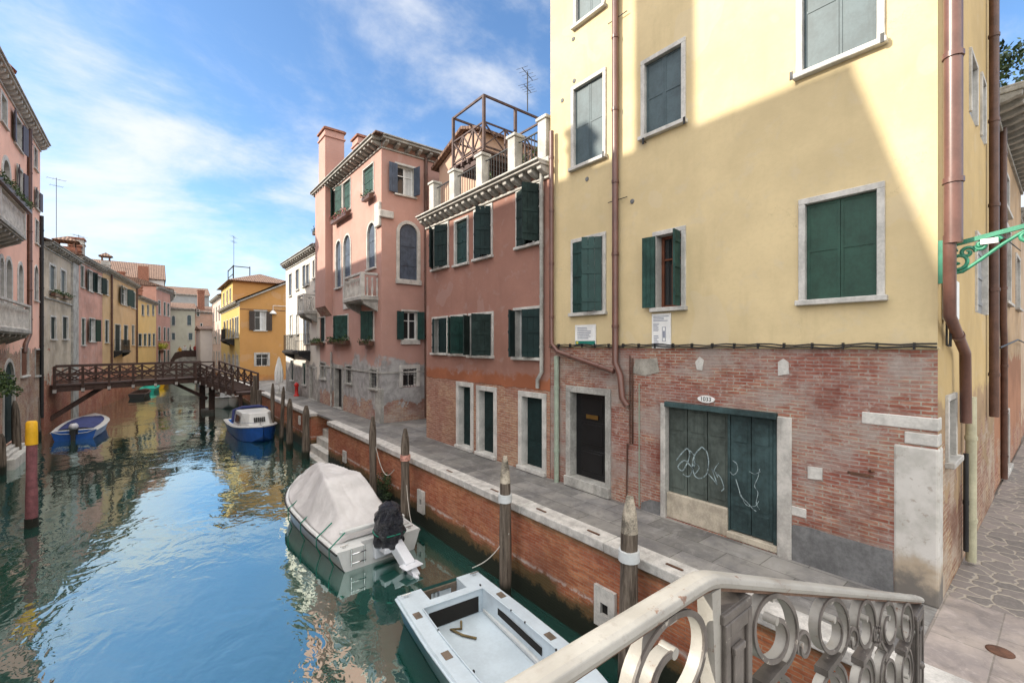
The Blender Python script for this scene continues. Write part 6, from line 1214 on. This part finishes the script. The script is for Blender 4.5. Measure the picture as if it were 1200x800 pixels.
def lamp(x, y, z0, z1, label):
    t = thing('street_lamp', (x, y, z0), label, 'lamp'); m = MB(); m.lathe((x, y, z0), [(.14, 0), (.14, .3), (.06, .5), (.045, z1 - z0 - .1), (.08, z1 - z0)], 12); m.build('post', IRON, t)
    m = MB(); m.lathe((x, y, z1), [(.12, 0), (.24, .55)], 6, smooth=False); m.build('lantern', plain('milky_glass', (.35, .34, .28), .3, .1, 3, 0), t); m = MB(); m.lathe((x, y, z1 + .55), [(.30, 0), (.22, .12), (.06, .28), (.02, .42)], 6, smooth=False); m.build('lantern_cap', IRON, t)
lamp(6.15, 50, 1.75, 5.3, 'street lamp with hexagonal lantern in front of the orange house'); lamp(6.1, 66, 1.75, 5.3, 'distant street lamp past the orange house')
# shrub on a wall bracket, far left
sh = thing('hanging_shrub', (.9, 72.2, 4.0), 'bright yellow green bush in a tub fixed high on the far house wall', 'plant'); m = MB(); m.box(.4, .95, 72.1, 72.5, 3.95, 4.0); m.lathe((.8, 72.3, 4.0), [(.18, 0), (.25, .35)], 12); m.build('tub', COPP, sh); m = MB()
for _ in range(6): m.leaves((.8 + rnd.gauss(0, .2), 72.3 + rnd.gauss(0, .2), 4.75 + rnd.gauss(0, .2)), .42, 60, .2, rnd, shell=0)
m.build('foliage', LEAFY, sh)
# far bridge with people
sf = thing('far_bridge', (4, 79, 0), 'low arched stone bridge across the far end of the canal', 'bridge')
m = MB(); A_ = [(1.7, 1.6), (2.4, 3.0), (3.2, 3.3), (4.8, 3.3), (5.6, 3.0), (6.3, 1.6), (6.3, -.5), (5.7, -.5), (5.5, .9), (4.9, 2.0), (4.0, 2.4), (3.1, 2.0), (2.5, .9), (2.3, -.5), (1.7, -.5)]
m.prism([(x, 78, z) for x, z in A_], (0, 2.4, 0)); m.build('arch', STONEG, sf)
for y in (78.02, 80.2): m = MB(); m.prism([(1.7, y, 1.6), (2.4, y, 3.0), (3.2, y, 3.3), (4.8, y, 3.3), (5.6, y, 3.0), (6.3, y, 1.6), (6.3, y, 2.5), (5.6, y, 3.9), (4.8, y, 4.2), (3.2, y, 4.2), (2.4, y, 3.9), (1.7, y, 2.5)], (0, .16, 0)); m.build('parapet', WOODD, sf)
def person(x, y, z, rz, top, leg, hair, label, h=1.7, arm=.1, group='people standing on the far bridge'):
    s = h / 1.7; V = [(0, 0, .92), (0, 0, 1.12), (0, 0, 1.36), (0, 0, 1.46), (0, .02, 1.56), (0, .02, 1.66), (.18, 0, 1.38), (.24, .04, 1.1), (.22, .16 + arm, .9), (-.18, 0, 1.38), (-.24, .03, 1.1), (-.23, .1, .86), (.1, 0, .86), (.11, .03, .47), (.11, 0, .06), (.11, .14, .03), (-.1, 0, .86), (-.11, -.05, .47), (-.11, -.1, .06), (-.11, .04, .03)]
    E = [(0, 1), (1, 2), (2, 3), (3, 4), (4, 5), (2, 6), (6, 7), (7, 8), (2, 9), (9, 10), (10, 11), (0, 12), (12, 13), (13, 14), (14, 15), (0, 16), (16, 17), (17, 18), (18, 19)]
    Rr = [.14, .13, .15, .055, .09, .08, .06, .045, .035, .06, .045, .035, .085, .06, .04, .035, .085, .06, .04, .035]
    me = bpy.data.meshes.new('person'); me.from_pydata([Vector(v) * s for v in V], E, []); o = bpy.data.objects.new('person', me); sc.collection.objects.link(o); md = o.modifiers.new('skin', 'SKIN')
    for i, r_ in enumerate(Rr): me.skin_vertices[0].data[i].radius = (r_ * s, r_ * s * (.75 if i < 3 else 1))
    me.skin_vertices[0].data[0].use_root = True; o.modifiers.new('sub', 'SUBSURF').levels = 1; o.modifiers['sub'].render_levels = 1
    t = NT('person_' + top); g = t.n('ShaderNodeSeparateXYZ'); t.L(t.c.outputs['Object'], g.inputs[0]); C_ = {'dark': (.03, .03, .04), 'ochre': (.5, .28, .05), 'white': (.6, .58, .55), 'red': (.35, .05, .04), 'blue': (.06, .1, .3)}
    c = t.mix(t.rng(g.outputs[2], .93 * s, .95 * s, 0, 1), C_[leg], C_[top]); c = t.mix(t.rng(g.outputs[2], 1.44 * s, 1.46 * s), c, (.45, .25, .17)); c = t.mix(t.rng(g.outputs[2], 1.62 * s, 1.64 * s), c, hair); t.fin(c, .8); me.materials.append(t.m)
    o.location = (x, y, z); o.rotation_euler.z = rz; tag(o, label, 'person', group); return o
for i, (x, top, lab) in enumerate(((2.9, 'ochre', 'person in an ochre coat standing on the far bridge'), (3.5, 'white', 'person in a white top standing on the far bridge'), (4.1, 'dark', 'person in dark clothes standing on the far bridge'), (4.7, 'red', 'person in a red top standing on the far bridge'), (5.2, 'blue', 'person in a blue top at the right end of the far bridge'))): person(x, 79 + .3 * (i % 2), 3.3 if 3.2 <= x <= 4.8 else 3.16, 2.6 + i, top, 'dark', (.05, .03, .02), lab, 1.65 + .04 * i)

# ------------------------------------------------------------------ roofs and sills of the left row
for x, y, z0, z1, i in ((-4.6, 47.2, 10.8, 12.4, 0), (-3.4, 55, 11, 12.6, 1), (-2.6, 60.5, 11, 12.3, 2), (-1.3, 67, 10, 11.6, 3)):
    own = [o for o in bpy.data.objects if o.name.startswith(('rose_house', 'tan_house', 'tan_house', 'bright_yellow_house')[i])][0]; chimney(own, (x, y), .6, .6, z0, z1, (COPB, STONEG, COPB, COPB)[i], pitched=(i == 1))
antenna(-4.9, 52, 11.3, 14.2, 'short antenna above the tan house', 5, .6, 1.0); antenna(-2.6, 69, 10.4, 14.0, 'antenna above the bright yellow low house', 5, .6, .6)

def rope(p, q, sag, label):
    p, q = Vector(p), Vector(q); m = MB(); m.tube([p.lerp(q, i / 12) - Vector((0, 0, sag * math.sin(math.pi * i / 12))) for i in range(13)], .011, 5); m.build('mooring_rope', MATS['pale_rope'], label=label, cat='rope')
q = zt(592, 534, 5.32); rope((4.85, 7.3, .62), (5.32, q.y - .12, 1.35), .12, 'pale rope tying the open white boat to the white banded post')
q = zt(475, 502, 5.32); rope((4.95, 10.15, .60), (5.30, q.y - .12, 1.2), .15, 'pale rope tying the covered boat to the red and white banded post')
